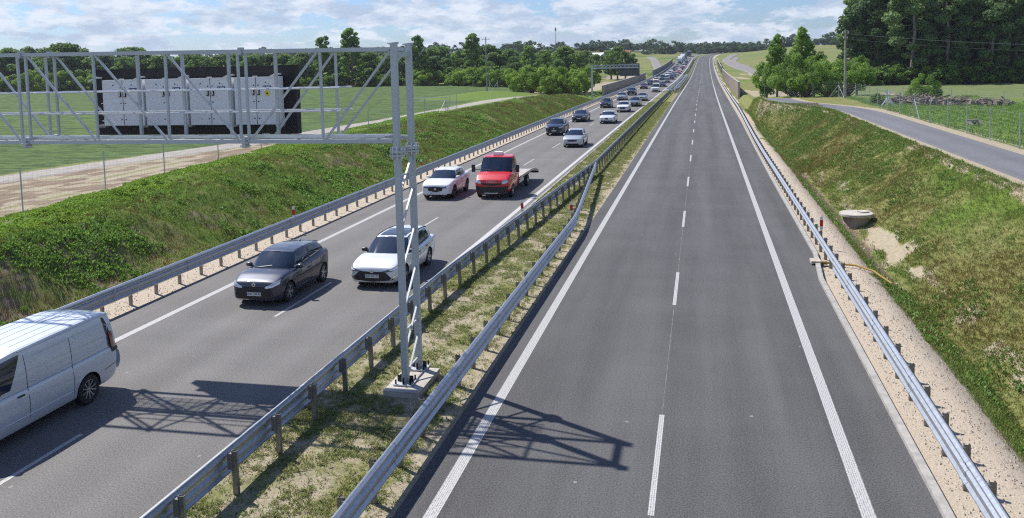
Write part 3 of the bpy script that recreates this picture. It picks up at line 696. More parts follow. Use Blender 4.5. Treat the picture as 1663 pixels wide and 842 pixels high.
# sign board with its equipment cabinets
sb = thing('message_board', 'black electronic message board seen from behind, mounted in the near gantry', 'sign board', (-13.3, 20.3, 6.85))
b = MB(); b.box((0, .10, 0), (5.98, .22, 1.80), 'board_black')
for k in range(5): b.box((-2.4 + k * 1.2, -.013, 0), (.012, .008, 1.78), 'dark_seam')
b.build('panel', sb)
def text_mesh(txt, size, m, ext=.002):
    cu = bpy.data.curves.new('t', 'FONT'); cu.body = txt; cu.size = size; cu.align_x = 'CENTER'; cu.align_y = 'CENTER'; cu.extrude = ext; cu.resolution_u = 2
    o = bpy.data.objects.new('t', cu); COL.objects.link(o); bpy.context.view_layer.update()
    me = bpy.data.meshes.new_from_object(o.evaluated_get(bpy.context.evaluated_depsgraph_get())); bpy.data.objects.remove(o); bpy.data.curves.remove(cu)
    me.materials.clear(); me.materials.append(M[m]); return me
def text_obj(name, txt, size, m, loc, rot, parent, bold=1.0):
    o = bpy.data.objects.new(name, text_mesh(txt, size, m)); o.location = loc; o.rotation_euler = rot; o.scale = (bold, 1, 1); return link(o, parent)
FRONT = (R(90), 0, 0)                                          # text facing -y
for i in range(4):
    cxk = -15.21 + i * 1.315 + 13.3
    z0, z1 = -.62, .61
    b = MB(); b.box((0, 0, (z0 + z1) / 2), (1.235, .30, z1 - z0), 'cabinet')
    b.box((0, -.152, (z0 + z1) / 2), (.012, .006, z1 - z0 - .02), 'dark_seam'); b.box((0, -.17, z1 + .02), (.12, .05, .03), 'galv_light')
    c = b.build('cabinet', sb); c.location = (cxk, -.20, 0)
    b = MB()
    for s in (-1, 1):
        for z in (.40, -.02, -.46): b.lathe([(0, 0), (.016, 0), (.016, .012), (0, .012)], 'dark_seam', 'y', 8, (s * .066, -.165, z))
        b.lathe([(0, 0), (.016, 0), (.016, .012), (0, .012)], 'dark_seam', 'y', 8, (s * .28, -.165, .47))
    b.build('bolt', c)
    for s in (-1, 1):
        b = MB(); b.box((s * .075, -.165, .22), (.06, .03, .15), 'black_trim'); b.box((s * .075, -.185, .22), (.028, .02, .10), 'galv_light'); b.build('door_handle', c)
    b = MB(); b.box((.32, -.154, .345), (.23, .006, .082), 'label_blue'); b.box((.24, -.159, .345), (.03, .004, .05), 'label_white'); b.box((.345, -.159, .35), (.11, .004, .022), 'label_white'); b.build('label_plate', c)
    text_obj('number', str(i + 1), .045, 'plate_ink', (.36, -.155, .44), FRONT, c); text_obj('number', '2', .045, 'plate_ink', (-.28, -.155, -.46), FRONT, c)
    if i == 3:
        b = MB(); b.lathe([(0, 0), (.075, 0), (.075, .006), (0, .006)], 'label_yellow', 'y', 20, (.32, -.158, .19)); b.build('warning_sticker', c)
        b = MB(); b.prism([(.29, .165), (.35, .165), (.32, .225)], -.166, -.160, 'dark_seam'); b.build('warning_symbol', c)
for x in (-2.64, -1.32, .0, 1.32, 2.64):                         # tilted stays and clamps holding the cabinets
    b = MB(); b.bar((x - .22, -.45, .58), (x + .02, -.40, .70), .05, .035, 'galv_light'); b.box((x + .06, -.42, .68), (.16, .10, .04), 'galv_light'); b.build('mounting_bracket', sb)
    b = MB(); b.box((x, -.25, -.64), (.22, .16, .07), 'steel_post'); b.build('cabinet_foot', sb)
    for z in (.3, -.02, -.5): b = MB(); b.box((x - .01, -.20, z), (.10, .03, .02), 'galv_light'); b.build('clamp', sb)


# ---------------------------------------------------------------- far gantry (half portal)
fg = thing('sign_gantry', 'far cantilever gantry with one grey post left of the carriageway and a dark board', 'gantry', (-21.35, 168, 0))
b = MB(); b.bar((0, 0, 0), (0, 0, 6.7), .34, .34, 'steel_gantry', (0, 1, 0)); b.build('post', fg)
b = MB()
for z in (6.55, 5.95):
    for yy in (-.4, .4): b.bar((0, yy, z), (9.2, yy, z), .13, .13, 'steel_gantry')
for i in range(12):
    x = .2 + i * .75; a, c = (6.5, 6.0) if i % 2 else (6.0, 6.5)
    b.bar((x, -.4, a), (x + .75, -.4, c), .07, .07, 'steel_gantry', (0, 1, 0)); b.bar((x, .4, c), (x + .75, .4, a), .07, .07, 'steel_gantry', (0, 1, 0))
b.box((4.6, 0, 6.02), (9, .6, .04), 'galv_light'); b.build('truss', fg)
b = MB(); b.box((7.4, .65, 5.55), (3.9, .25, 2.45), 'sign_back'); b.build('sign_panel', fg)
b = MB()
for k in range(12): b.box((7.4, .51, 4.4 + k * .21), (3.88, .03, .02), 'dark_seam')
b.build('panel_rib', fg)

# ---------------------------------------------------------------- fences
def fence(label, pts, h=2.0, braces=(), step=None, group=None):
    root = thing('wire_fence', label, 'fence', (pts[0][0], pts[0][1], 0), group=group); L0 = root.location; mesh = MB(); n = 0
    P = [Vector((p[0], p[1], T(p[0], p[1]))) for p in pts]
    for i, p in enumerate(P):
        b = MB(); b.tube([(p.x - L0.x, p.y - L0.y, p.z - .1), (p.x - L0.x, p.y - L0.y, p.z + h + .05)], .032, 'fence_wire', 6)
        if i in braces:
            for s in (-1, 1):
                j = i + s
                if 0 <= j < len(P): q = p.lerp(P[j], .36); b.tube([(p.x - L0.x, p.y - L0.y, p.z + h * .8), (q.x - L0.x, q.y - L0.y, q.z)], .03, 'fence_wire', 6)
        b.build('fence_post', root)
    for i in range(len(P) - 1):
        a, c = P[i], P[i + 1]; near = .5 * (a.y + c.y)
        for k in range(12):
            z = .05 + (h - .1) * (k / 11) ** 1.25; r_ = .0028 if near < 80 else .004
            mesh.bar((a.x - L0.x, a.y - L0.y, a.z + z), (c.x - L0.x, c.y - L0.y, c.z + z), r_ * 1.4, r_ * 1.4, 'fence_wire')
        m_ = int((c - a).length / .30)
        for k in range(m_):
            q = a.lerp(c, (k + .5) / m_); mesh.bar((q.x - L0.x, q.y - L0.y, q.z + .05), (q.x - L0.x, q.y - L0.y, q.z + h - .02), .003, .003, 'fence_wire', (0, 1, 0))
    mesh.build('wire_mesh', root); return root
fence('thin wire mesh fence on slim posts along the top of the left slope', [(-28.6, 22.0), (-29.3, 27.0), (-29.87, 31.96), (-30.5, 38.2), (-30.9, 43.8), (-31.7, 50.8), (-32.1, 57.2), (-31.2, 66), (-30.4, 74), (-30.3, 80.8)])
fence('wire mesh fence beyond the gate by the far bend of the light path', [(-30.9, 92), (-30.6, 99), (-31.5, 107), (-34, 112)], braces=(1,))
fence('long wire mesh fence with tall slim posts behind the right service path', [(17.2 + .1 * math.sin(i), 32 + i * 4.9) for i in range(15)] + [(17.6, 106), (16.6, 112), (14.0, 115.5), (11, 117.5), (8.2, 119)], braces=(9, 16, 18))
fence('second wire fence further right beyond the culvert, seen over the grass', [(32, 60), (28, 72), (26.5, 84), (24.5, 93), (21.5, 100), (19, 108)])
# open steel gate frame beside the left path
g_ = thing('gate', 'small open steel tube gate frame standing by the left light path', 'gate', (-33.4, 100.5, T(-33.4, 100.5)))
b = MB(); b.tube([(-2.1, -1.5, 0), (-2.1, -1.5, 2.0)], .06, 'galv_light'); b.tube([(2.1, 1.5, 0), (2.1, 1.5, 2.0)], .06, 'galv_light'); b.build('gate_post', g_)
b = MB(); b.tube([(-2.1, -1.5, 1.95), (2.1, 1.5, 1.95)], .035, 'galv_light'); b.tube([(-1.9, -1.35, 1.5), (-.1, -.07, 1.7), (1.9, 1.35, 1.5)], .02, 'galv_light')
for k in range(7): x = -1.7 + k * .57; b.tube([(x, x * .714, .15), (x, x * .714, 1.6)], .012, 'galv_light', 5)
b.build('gate_leaf', g_)

# ---------------------------------------------------------------- noise walls
def noise_wall(label, pts, h, m, th=.25, pitch=4.0, z=zr, cap=True):
    root = thing('noise_wall', label, 'noise wall', (pts[0][0], pts[0][1], 0)); L0 = root.location
    b = MB(); p_ = MB(); c_ = MB()
    for i in range(len(pts) - 1):
        a = Vector((*pts[i], z(pts[i][1]))); c = Vector((*pts[i + 1], z(pts[i + 1][1]))); n = max(1, round((c - a).length / pitch))
        for k in range(n):
            q0 = a.lerp(c, k / n) - Vector((L0.x, L0.y, 0)); q1 = a.lerp(c, (k + 1) / n) - Vector((L0.x, L0.y, 0)); hh = Vector((0, 0, h / 2 - .1))
            b.bar(q0 + hh, q1 + hh, th, h, m); p_.bar(q0 - Vector((0, 0, .2)), q0 + Vector((0, 0, h - .05)), th + .10, .16, 'kerb', (0, 1, 0))
            if cap: c_.bar(q0 + Vector((0, 0, h - .08)), q1 + Vector((0, 0, h - .08)), th + .06, .08, 'kerb')
    b.build('panel', root); p_.build('support_column', root)
    if cap: c_.build('coping', root)
noise_wall('low beige concrete noise wall on the left, beginning behind the far gantry', [(-20.6 + sL(y) * .6, y) for y in range(178, 320, 12)], 2.3, 'concrete_wall')
noise_wall('dark grey noise wall beyond the beige one on the left', [(-19.6 + sL(y), y) for y in range(330, 520, 15)], 2.6, 'noise_wall_dark')
noise_wall('tan noise wall right of the empty carriageway, nearest the verge', [(6.6 + sR(y), y) for y in range(162, 330, 12)], 3.0, 'noise_wall')
noise_wall('smaller tan noise wall farther along the right edge', [(6.9 + sR(y), y) for y in range(350, 500, 15)], 3.0, 'noise_wall')
# ---------------------------------------------------------------- vehicles (built facing -y, wheels on z = 0)
DG = lambda: bpy.context.evaluated_depsgraph_get()
def lerp_tab(tab, x): return float(np.interp(x, [p[0] for p in tab], [p[1] for p in tab]))
def obj_mesh(me, name, parent, paintslot=None):
    o = bpy.data.objects.new(name, me); link(o, parent)
    if paintslot:
        o.material_slots[0].link = 'OBJECT'; o.material_slots[0].material = M[paintslot]
    return o
def set_paint(root, p):
    for o in COL.objects:
        q = o
        while q is not None and q != root: q = q.parent
        if q is root and o.type == 'MESH' and o.material_slots and o.material_slots[0].link == 'OBJECT': o.material_slots[0].material = M[p]

class Car:
    def __init__(s, **k):
        s.L, s.W, s.H, s.wb, s.fo, s.r = k['L'], k['W'], k['H'], k['wb'], k['fo'], k['r']
        s.k = k; s.parts = []
    def build(s, name, label, cat, paint_, loc=(0, 0, 0), group=None):
        k = s.k; L, W, H = s.L, s.W, s.H; Y = lambda q: q - L / 2; hw = W / 2
        s.root = thing(name, label, cat, loc, group=group)
        zn, zc, zb, zk = k['zn'], k['zc'], k['zb'], k['zk']; yc, ya, yr0, yr1, yb = k['yc'], k['ya'], k['yr0'], k['yr1'], k['yb']; wr = k.get('wr', .70)
        deck = k.get('deck', zk); gb = k.get('gb', .895); zf = k.get('floor', .17); rear_w = k.get('rear_w', .74)
        top = [(0, zn - .20), (.025, zn - .10), (.08, zn - .03), (.17, zn + .01), (yc * .55, zn + (zc - zn) * .62 + .02), (yc, zc), (yc + .6, zb), (yb - .35, zk)]
        top += [(yb, deck), (L - .12, deck - .01), (L - .04, deck - .05), (L, deck - .20)] if k.get('deck') else [(L - .10, zk), (L - .03, zk - .06), (L, zk - .2)]
        wid = [(0, .66), (.015, .74), (.05, .82), (.12, .89), (.25, .945), (.45, .98), (.8, 1.0), (L - .8, 1.0), (L - .4, .98), (L - .18, .95), (L - .06, .89), (L - .015, .83), (L, rear_w)]
        bot = [(0, .32), (.03, .24), (.12, zf + .02), (.4, zf), (L - .4, zf + .02), (L - .1, zf + .10), (L, zf + .2)]
        st = sorted(set([0, .012, .03, .05, .08, .12, .17, .25, .35] + [round(v, 3) for v in np.linspace(.45, L - .45, 30)] + [yc, yc + .12, L - .35, L - .25, L - .18, L - .12, L - .07, L - .04, L - .015, L]))
        b = MB(); vs = []
        def section(q):
            w_ = hw * lerp_tab(wid, q); zt = lerp_tab(top, q); z0 = lerp_tab(bot, q); h = zt - z0; crown = .035 if q < yc + .2 else .0
            P = [(0, z0), (.55, z0), (.84, z0 + .01), (.93, z0 + .05), (.965, z0 + .13), (.975, z0 + .24 * h + .02), (.995, z0 + .42 * h), (1.0, z0 + .58 * h), (.992, z0 + .72 * h), (.985, zt - .16 * h), (.968, zt - .075 * h), (.935, zt - .028 * h), (.90, zt - .006), (.80, zt + .3 * crown), (.5, zt + .8 * crown), (0, zt + crown)]
            right = [(x * w_, z) for x, z in P]; return right + [(-x, z) for x, z in right[-2:0:-1]]
        secs = [section(q) for q in st]; n = len(secs[0])
        for q, sec in zip(st, secs): vs += [(x, Y(q), z) for x, z in sec]
        fs = []
        for i in range(len(st) - 1):
            for j in range(n): fs.append((i * n + j, i * n + (j + 1) % n, (i + 1) * n + (j + 1) % n, (i + 1) * n + j))
        fs += [tuple(range(n))[::-1], tuple((len(st) - 1) * n + j for j in range(n))]
        b.add(vs, fs, paint_, True); b.mi('well_dark'); b.mi('black_trim')
        tub = b.mesh('body')
        # wheel wells
        wy = [Y(s.fo), Y(s.fo + s.wb)]; c = MB()
        for y in wy:
            for sx in (-1, 1):
                rr = s.r + .055; ring = []; nn = 28
                vs = [(sx * (hw + .2), y + rr * math.cos(2 * math.pi * a / nn), s.r + .01 + rr * math.sin(2 * math.pi * a / nn)) for a in range(nn)] + [(sx * (hw - .32), y + rr * math.cos(2 * math.pi * a / nn), s.r + .01 + rr * math.sin(2 * math.pi * a / nn)) for a in range(nn)]
                c.add(vs, [tuple(range(nn)), tuple(range(2 * nn - 1, nn - 1, -1))] + [(a, a + nn, (a + 1) % nn + nn, (a + 1) % nn) for a in range(nn)], 'well_dark')
        to = bpy.data.objects.new('t', tub); co = bpy.data.objects.new('c', c.mesh('c')); link(to); link(co)
        md = to.modifiers.new('b', 'BOOLEAN'); md.operation = 'DIFFERENCE'; md.object = co; md.solver = 'EXACT'
        bpy.context.view_layer.update(); me = bpy.data.meshes.new_from_object(to.evaluated_get(DG())); bpy.data.objects.remove(to); bpy.data.objects.remove(co)
        while len(me.materials) < 3: me.materials.append(None)
        me.materials[0] = M[paint_]; me.materials[1] = M['well_dark']; me.materials[2] = M['black_trim']
        clad = k.get('clad', .0)
        for p in me.polygons:
            ce = p.center; inside = any((ce.y - y) ** 2 + (ce.z - s.r - .01) ** 2 < (s.r + .053) ** 2 for y in wy) and abs(ce.x) < hw * .99 and (abs(ce.x) > hw - .35)
            nr = abs(p.normal.x) if inside else 0
            if inside and (nr < .5 or abs(ce.x) < hw - .25): p.material_index = 1
            elif clad and ce.z < clad: p.material_index = 2
            elif ce.z < zf + .035: p.material_index = 2
            else: p.material_index = 0
        # greenhouse
        nf, ns, nr, nt_ = 8, 20, 6, 9
        def loop(yf, yA, yB, yR, w0, wA, wB):
            P = []
            for i in range(nf): a = i / nf; P.append((w0 * wA * a ** .9 if a else 0, yf + (yA - yf) * a ** 2.6))
            for i in range(ns + 1): a = i / ns; P.append((w0 * (wA + (wB - wA) * a + .035 * math.sin(math.pi * a)), yA + (yB - yA) * a))
            for i in range(1, nr + 1): a = i / nr; P.append((w0 * wB * (1 - a), yB + (yR - yB) * (1 - (1 - a) ** 2.2)))
            return P
        base = loop(yc - .06, ya, yb - k.get('rc', .22), yb + .02, hw, gb - .03, gb - k.get('rtaper', .07))
        rfx = loop(yr0, yr0 + .10, yr1 - .10, yr1, hw, wr, wr - .05)
        prof = k.get('roof', [(yr0, H - .075), (yr0 + .35, H - .02), ((yr0 + yr1) / 2, H), (yr1 - .3, H - .035), (yr1, H - .09)])
        rz = lambda x, y: lerp_tab(prof, y) - .035 + .035 * (1 - (x / (hw * wr)) ** 2)
        rows = []
        for t_ in range(nt_ + 1):
            t = t_ / nt_; row = []
            for (x0, y0), (x1, y1) in zip(base, rfx):
                z0 = lerp_tab(top, min(max(y0, 0), L)) - .02 + (.03 if y0 < ya - .1 else 0); z1 = rz(x1, y1)
                bul = math.sin(math.pi * t) * .025; x = x0 + (x1 - x0) * (t ** 1.15); y = y0 + (y1 - y0) * t
                if x0 > 0: x += bul
                row.append((x, Y(y), z0 + (z1 - z0) * t + .2 * bul))
            rows.append(row)
        # round the shoulder between glass and roof
        inner = [(x * .93, y * .985 + (.0), z + .018) for x, y, z in rows[-1]]
        rows.append(inner); m_ = len(base)
        cells = {'windshield': [], 'side_window': [], 'rear_window': [], 'b': []}
        rear_glass = k.get('rear_glass', True); side0, side1 = k.get('side', (1, ns - 2)); bp = k.get('pillars', (9,))
        for t in range(len(rows) - 1):
            for j in range(m_ - 1):
                key = 'b'
                if t < nt_:
                    if j < nf - 0 and 0 <= t <= nt_ - 1: key = 'windshield' if (t >= 0 and j < nf - 0 and not (j == nf - 1 and False)) else 'b'
                    elif nf + side0 <= j < nf + side1 and 1 <= t <= nt_ - 2: key = 'pillar' if (j - nf) in bp else 'side_window'
                    elif j >= nf + ns + 1 and 2 <= t <= nt_ - 1 and rear_glass: key = 'rear_window'
                    elif nf + side0 <= j < nf + side1 and t == 0 and k.get('beltblack', True): key = 'pillar'
                cells.setdefault(key, []).append((t, j))
        def cellmesh(cs, m, both=True, off=0):
            bb = MB()
            for sx in ((1, -1) if both else (1,)):
                ids = {}; vs = []; fs = []
                def vid(t, j):
                    if (t, j) not in ids: x, y, z = rows[t][j]; ids[(t, j)] = len(vs); vs.append((sx * x, y, z))
                    return ids[(t, j)]
                for t, j in cs: fs.append((vid(t, j), vid(t, j + 1), vid(t + 1, j + 1), vid(t + 1, j)))
                bb.add(vs, fs, m, True)
            return bb
        gh = cellmesh(cells['b'], paint_)
        kx = 5; vs = []; fs = []
        for x, y, z in inner:
            for a in range(kx + 1): q = -1 + 2 * a / kx; vs.append((x * q, y, z + .02 * (1 - q * q) * min(1, abs(x) * 4)))
        for i in range(m_ - 1):
            for a in range(kx): fs.append((i * (kx + 1) + a, i * (kx + 1) + a + 1, (i + 1) * (kx + 1) + a + 1, (i + 1) * (kx + 1) + a))
        gh.add(vs, fs, k.get('roof_mat', paint_), True); 
        if cells.get('pillar'):
            q = cellmesh(cells['pillar'], 'black_trim'); gh.add(q.v, q.f, 'black_trim', True)
        bm = bmesh.new(); bm.from_mesh(me); gm = gh.mesh('g'); off = len(me.materials)
        # join
        vs = [tuple(v.co) for v in me.vertices]; b2 = MB(); b2.mats = [paint_, 'well_dark', 'black_trim']
        b2.v = vs; b2.f = [tuple(p.vertices) for p in me.polygons]; b2.m = [p.material_index for p in me.polygons]; b2.smooth = [True] * len(me.polygons)
        kk = len(b2.v); b2.v += gh.v
        for f, mi, sm in zip(gh.f, gh.m, gh.smooth): b2.f.append(tuple(kk + a for a in f)); b2.m.append(b2.mi(gh.mats[mi])); b2.smooth.append(sm)
        bm.free(); body = b2.mesh('body')
        s.bodyo = obj_mesh(body, 'body', s.root, paint_)
        allm = MB(); allm.v = list(b2.v); allm.f = list(b2.f)
        for key in ('windshield', 'side_window', 'rear_window'):
            if not cells[key]: continue
            if key == 'side_window':
                for sx in (1, -1):
                    ids = {}; vs = []; fs = []
                    for t, j in cells[key]:
                        q = []
                        for a, c2 in ((t, j), (t, j + 1), (t + 1, j + 1), (t + 1, j)):
                            if (a, c2) not in ids: x, y, z = rows[a][c2]; ids[(a, c2)] = len(vs); vs.append((sx * (x - .002), y, z))
                            q.append(ids[(a, c2)])
                        fs.append(tuple(q))
                    mb = MB(); mb.add(vs, fs, 'glass', True); mb.build(key, s.root); kk = len(allm.v); allm.v += vs; allm.f += [tuple(kk + a for a in f) for f in fs]
            else:
                mb = cellmesh(cells[key], 'glass'); mb.build(key, s.root); kk = len(allm.v); allm.v += mb.v; allm.f += [tuple(kk + a for a in f) for f in mb.f]
        s.bvh = BVHTree.FromPolygons([Vector(v) for v in allm.v], allm.f)
        s.hw = hw; s.Y = Y; s.rows = rows; s.top = top
        s.wheels(wy); return s.root
    def wheels(s, wy, tw=.21, dual=()):
        key = round(s.r, 3)
        tm = MB(); r = s.r; hwid = tw / 2
        tm.lathe([(r * .66, -hwid), (r * .93, -hwid * 1.0), (r * .985, -hwid * .85), (r, -hwid * .5), (r, hwid * .5), (r * .985, hwid * .85), (r * .93, hwid), (r * .66, hwid)], 'tyre', 'x', 28)
        rm = MB(); rc = 'rim' if not s.k.get('dark_rim') else 'rim_dark'
        rm.lathe([(r * .68, -.09), (r * .69, hwid * .92), (r * .64, hwid * .98), (r * .62, hwid * .55), (r * .60, -.05)], rc, 'x', 28)
        rm.lathe([(0, .01), (r * .62, -.01)], 'well_dark', 'x', 20)
        for a in range(5):
            for da in (-.16, .16):
                an = a * 2 * math.pi / 5 + da; an2 = a * 2 * math.pi / 5 + da * 1.9
                rm.bar((hwid * .62, r * .12 * math.cos(an), r * .12 * math.sin(an)), (hwid * .80, r * .65 * math.cos(an2 if s.k.get('fan') else an), r * .65 * math.sin(an2 if s.k.get('fan') else an)), .03, r * .085, rc, (1, 0, 0))
        rm.lathe([(0, hwid * .82), (r * .13, hwid * .8), (r * .17, hwid * .6)], rc, 'x', 12)
        tme, rme = tm.mesh('wheel'), rm.mesh('rim')
        for y in wy:
            for sx in (1, -1):
                o = bpy.data.objects.new('wheel', tme); o.location = (sx * (s.hw - hwid - .02), y, r); o.rotation_euler = (0, 0, 0 if sx > 0 else math.pi); link(o, s.root)
                q = bpy.data.objects.new('rim', rme); link(q, o)
    def ray(s, o, d, fallback):
        h = s.bvh.ray_cast(Vector(o), Vector(d), 12)
        return (h[0], h[1]) if h[0] is not None else (Vector(fallback), -Vector(d))
    def patch(s, name, topc, botc, m, direction='front', mcols=12, nrows=4, off=.008, mirror=False, parent=None, mb=None):
        own = mb is None; mb = mb or MB()
        def samp(c, a):
            ln = [0]
            for p, q in zip(c[:-1], c[1:]): ln.append(ln[-1] + math.dist(p, q))
            x = a * ln[-1]; return (np.interp(x, ln, [p[0] for p in c]), np.interp(x, ln, [p[1] for p in c]))
        for sg in ((1, -1) if mirror else (1,)):
            vs = []; fs = []; bad = set()
            for i in range(mcols + 1):
                t0, b0 = samp(topc, i / mcols), samp(botc, i / mcols)
                for j in range(nrows + 1):
                    a = j / nrows; u, v = b0[0] + (t0[0] - b0[0]) * a, b0[1] + (t0[1] - b0[1]) * a
                    if direction == 'front': o, d = (sg * u, -6, v), (0, 1, 0)
                    elif direction == 'rear': o, d = (sg * u, 8, v), (0, -1, 0)
                    elif direction == 'side': o, d = (sg * 4, s.Y(u), v), (-sg, 0, 0)
                    else: o, d = (sg * u, s.Y(v), 5), (0, 0, -1)
                    h = s.bvh.ray_cast(Vector(o), Vector(d), 14)
                    if h[0] is None: bad.add(len(vs)); vs.append((0, 0, 0)); continue
                    nn = h[1] if h[1].dot(Vector(d)) < 0 else -h[1]; p = h[0] - Vector(d) * off * .7 + nn * off * .5; vs.append(tuple(p))
            for i in range(mcols):
                for j in range(nrows):
                    q = (i * (nrows + 1) + j, (i + 1) * (nrows + 1) + j, (i + 1) * (nrows + 1) + j + 1, i * (nrows + 1) + j + 1)
                    if not bad & set(q): fs.append(q)
            used = sorted({a for f in fs for a in f}); mp_ = {a: i for i, a in enumerate(used)}
            if not fs: continue
            if own and mirror:
                b1 = MB(); b1.add([vs[a] for a in used], [tuple(mp_[a] for a in f) for f in fs], m, True); o = b1.build(name, parent or s.root)
            else: mb.add([vs[a] for a in used], [tuple(mp_[a] for a in f) for f in fs], m, True)
        if own and not mirror: return mb.build(name, parent or s.root)
        return mb
    def mirrors(s, q, z, m='black_trim', out=.11):
        h = s.ray((4, s.Y(q), z), (-1, 0, 0), (s.hw, s.Y(q), z))[0].x
        for sx in (1, -1):
            b = MB(); x = sx * (h + out)
            b.bar((sx * (h - .03), s.Y(q), z), (x, s.Y(q) - .01, z + .03), .06, .04, 'black_trim')
            ring = []; vs = []; fs = []; nn = 10
            for i, (dy, k) in enumerate([(-.09, .25), (-.07, .7), (-.03, 1), (.02, 1.02), (.05, .9)]):
                for a in range(nn):
                    t = 2 * math.pi * a / nn; c, si = math.cos(t), math.sin(t)
                    vs.append((x + sx * .02 + .115 * k * math.copysign(abs(c) ** .7, c), s.Y(q) + dy, z + .07 + .075 * k * math.copysign(abs(si) ** .7, si)))
            for i in range(4):
                for a in range(nn): fs.append((i * nn + a, i * nn + (a + 1) % nn, (i + 1) * nn + (a + 1) % nn, (i + 1) * nn + a))
            fs += [tuple(range(nn))[::-1], tuple(4 * nn + a for a in range(nn))]
            b.add(vs, fs, m, True); o = b.build('mirror', s.root)
            if m.startswith('paint'): o.material_slots[1].link = 'DATA'
    def plate(s, z, txt, rear=False, lower=.0):
        h = s.ray((0, -6, z), (0, 1, 0), (0, s.Y(0), z))[0]
        b = MB(); b.box((0, h.y - .022, z), (.52, .02, .115), 'plate'); b.box((-.245, h.y - .034, z), (.03, .004, .11), 'label_blue'); o = b.build('licence_plate', s.root)
        if txt: text_obj('plate_text', txt, .105, 'plate_ink', (.02, h.y - .035, z), FRONT, o, 1.0)
        return h
    def seams(s, pts_list, wd=.012):
        mb = MB()
        for (a, c) in pts_list:
            d = (c[0] - a[0], c[1] - a[1]); L_ = math.hypot(*d); nx, nz = -d[1] / L_ * wd / 2, d[0] / L_ * wd / 2
            for sg in (1, -1):
                vs = []; n = 10
                for i in range(n + 1):
                    t = i / n
                    for q in (1, -1):
                        u, v = a[0] + d[0] * t + q * nx, a[1] + d[1] * t + q * nz
                        h, nrm = s.ray((sg * 4, s.Y(u), v), (-sg, 0, 0), (sg * s.hw, s.Y(u), v)); vs.append((h.x + sg * .003, h.y, h.z))
                mb.add(vs, [(2 * i, 2 * i + 1, 2 * i + 3, 2 * i + 2) for i in range(n)], 'dark_seam')
        mb.build('door_seam', s.root)
        mb = MB()
    def handles(s, ps, m='black_trim'):
        for sg in (1, -1):
            for q, z in ps:
                h, _n = s.ray((sg * 4, s.Y(q), z), (-sg, 0, 0), (sg * s.hw, s.Y(q), z)); b = MB(); b.box((h.x + sg * .018, h.y, z), (.03, .17, .03), m); b.build('door_handle', s.root)
    def arches(s, wd=.06):
        mb = MB()
        for yq in (s.fo, s.fo + s.wb):
            outer = [(yq + (s.r + .05 + wd) * math.cos(t), s.r + .01 + (s.r + .05 + wd) * math.sin(t)) for t in np.linspace(math.pi * 1.0, 0, 20)]
            inner = [(yq + (s.r + .062) * math.cos(t), s.r + .01 + (s.r + .062) * math.sin(t)) for t in np.linspace(math.pi * 1.0, 0, 20)]
            for sg in (1, -1):
                vs = []; fs = []
                for (u0, v0), (u1, v1) in zip(outer, inner):
                    for u, v in ((u0, v0), (u1, v1)):
                        h = s.bvh.ray_cast(Vector((sg * 4, s.Y(u), v)), Vector((-sg, 0, 0)), 4); x = h[0].x if h[0] is not None and abs(h[0].x) > s.hw * .85 else sg * s.hw * .97
                        vs.append((x + sg * .012, s.Y(u), v))
                mb.add(vs, [(2 * i, 2 * i + 1, 2 * i + 3, 2 * i + 2) for i in range(19)], 'black_trim', True)
        mb.build('wheel_arch_trim', s.root)

def face(c, grille, lamp, intake=None, drl=None, plate_z=.45, ptxt=None, lamp_m='lamp_glass', emb=None, fog=None, tail=None, chrome=None):
    """front and rear details given as outlines in the front view (x, z)"""
    if grille: c.patch('grille', grille[0], grille[1], 'black_trim', off=.010, mcols=16)
    if intake: c.patch('lower_intake', intake[0], intake[1], 'well_dark', off=.012, mcols=14)
    c.patch('headlight', lamp[0], lamp[1], lamp_m, off=.016, mirror=True, mcols=10, nrows=4)
    if drl: c.patch('running_light', drl[0], drl[1], 'lamp_white', off=.026, mirror=True, mcols=10, nrows=2)
    if fog: c.patch('fog_light', fog[0], fog[1], 'lamp_glass', off=.02, mirror=True, mcols=4, nrows=2)
    if chrome: c.patch('chrome_strip', chrome[0], chrome[1], 'chrome', off=.02, mcols=14, nrows=1)
    h = c.plate(plate_z, ptxt)
    if emb:
        y = c.ray((0, -6, emb), (0, 1, 0), (0, c.Y(0), emb))[0].y
        b = MB(); b.lathe([(.03, 0), (.065, 0), (.065, .02), (.03, .02)], 'chrome', 'y', 16, (0, y - .035, emb)); o = b.build('emblem', c.root)
    if tail == 'none': return
    t = tail or ([(.50, .98), (.78, 1.0), (.9, .98)], [(.50, .86), (.78, .84), (.9, .82)])
    c.patch('tail_light', t[0], t[1], 'tail_red', 'rear', off=.015, mirror=True, mcols=8, nrows=4)

hatch = dict(L=3.98, W=1.76, H=1.53, wb=2.56, fo=.80, r=.33, zn=.82, zc=1.01, zb=.99, zk=1.13, yc=.98, ya=1.28, yr0=1.60, yr1=3.60, yb=3.92, wr=.675, rc=.24, rtaper=.09, roof=[(1.6, 1.46), (1.95, 1.52), (2.4, 1.54), (2.9, 1.525), (3.35, 1.48), (3.60, 1.44)], side=(1, 17), pillars=(9,))
wagon = dict(L=4.65, W=1.80, H=1.49, wb=2.70, fo=.93, r=.325, zn=.76, zc=.96, zb=.93, zk=1.02, yc=1.15, ya=1.48, yr0=1.95, yr1=4.25, yb=4.52, wr=.68, rc=.25, rtaper=.08, side=(1, 18), pillars=(8, 14))
cross = dict(L=4.40, W=1.80, H=1.55, wb=2.655, fo=.88, r=.345, zn=.88, zc=1.07, zb=1.03, zk=1.14, yc=1.12, ya=1.45, yr0=1.92, yr1=3.75, yb=4.16, wr=.66, rc=.32, rtaper=.13, side=(1, 17), pillars=(9,), clad=.33, floor=.21, dark_rim=True)
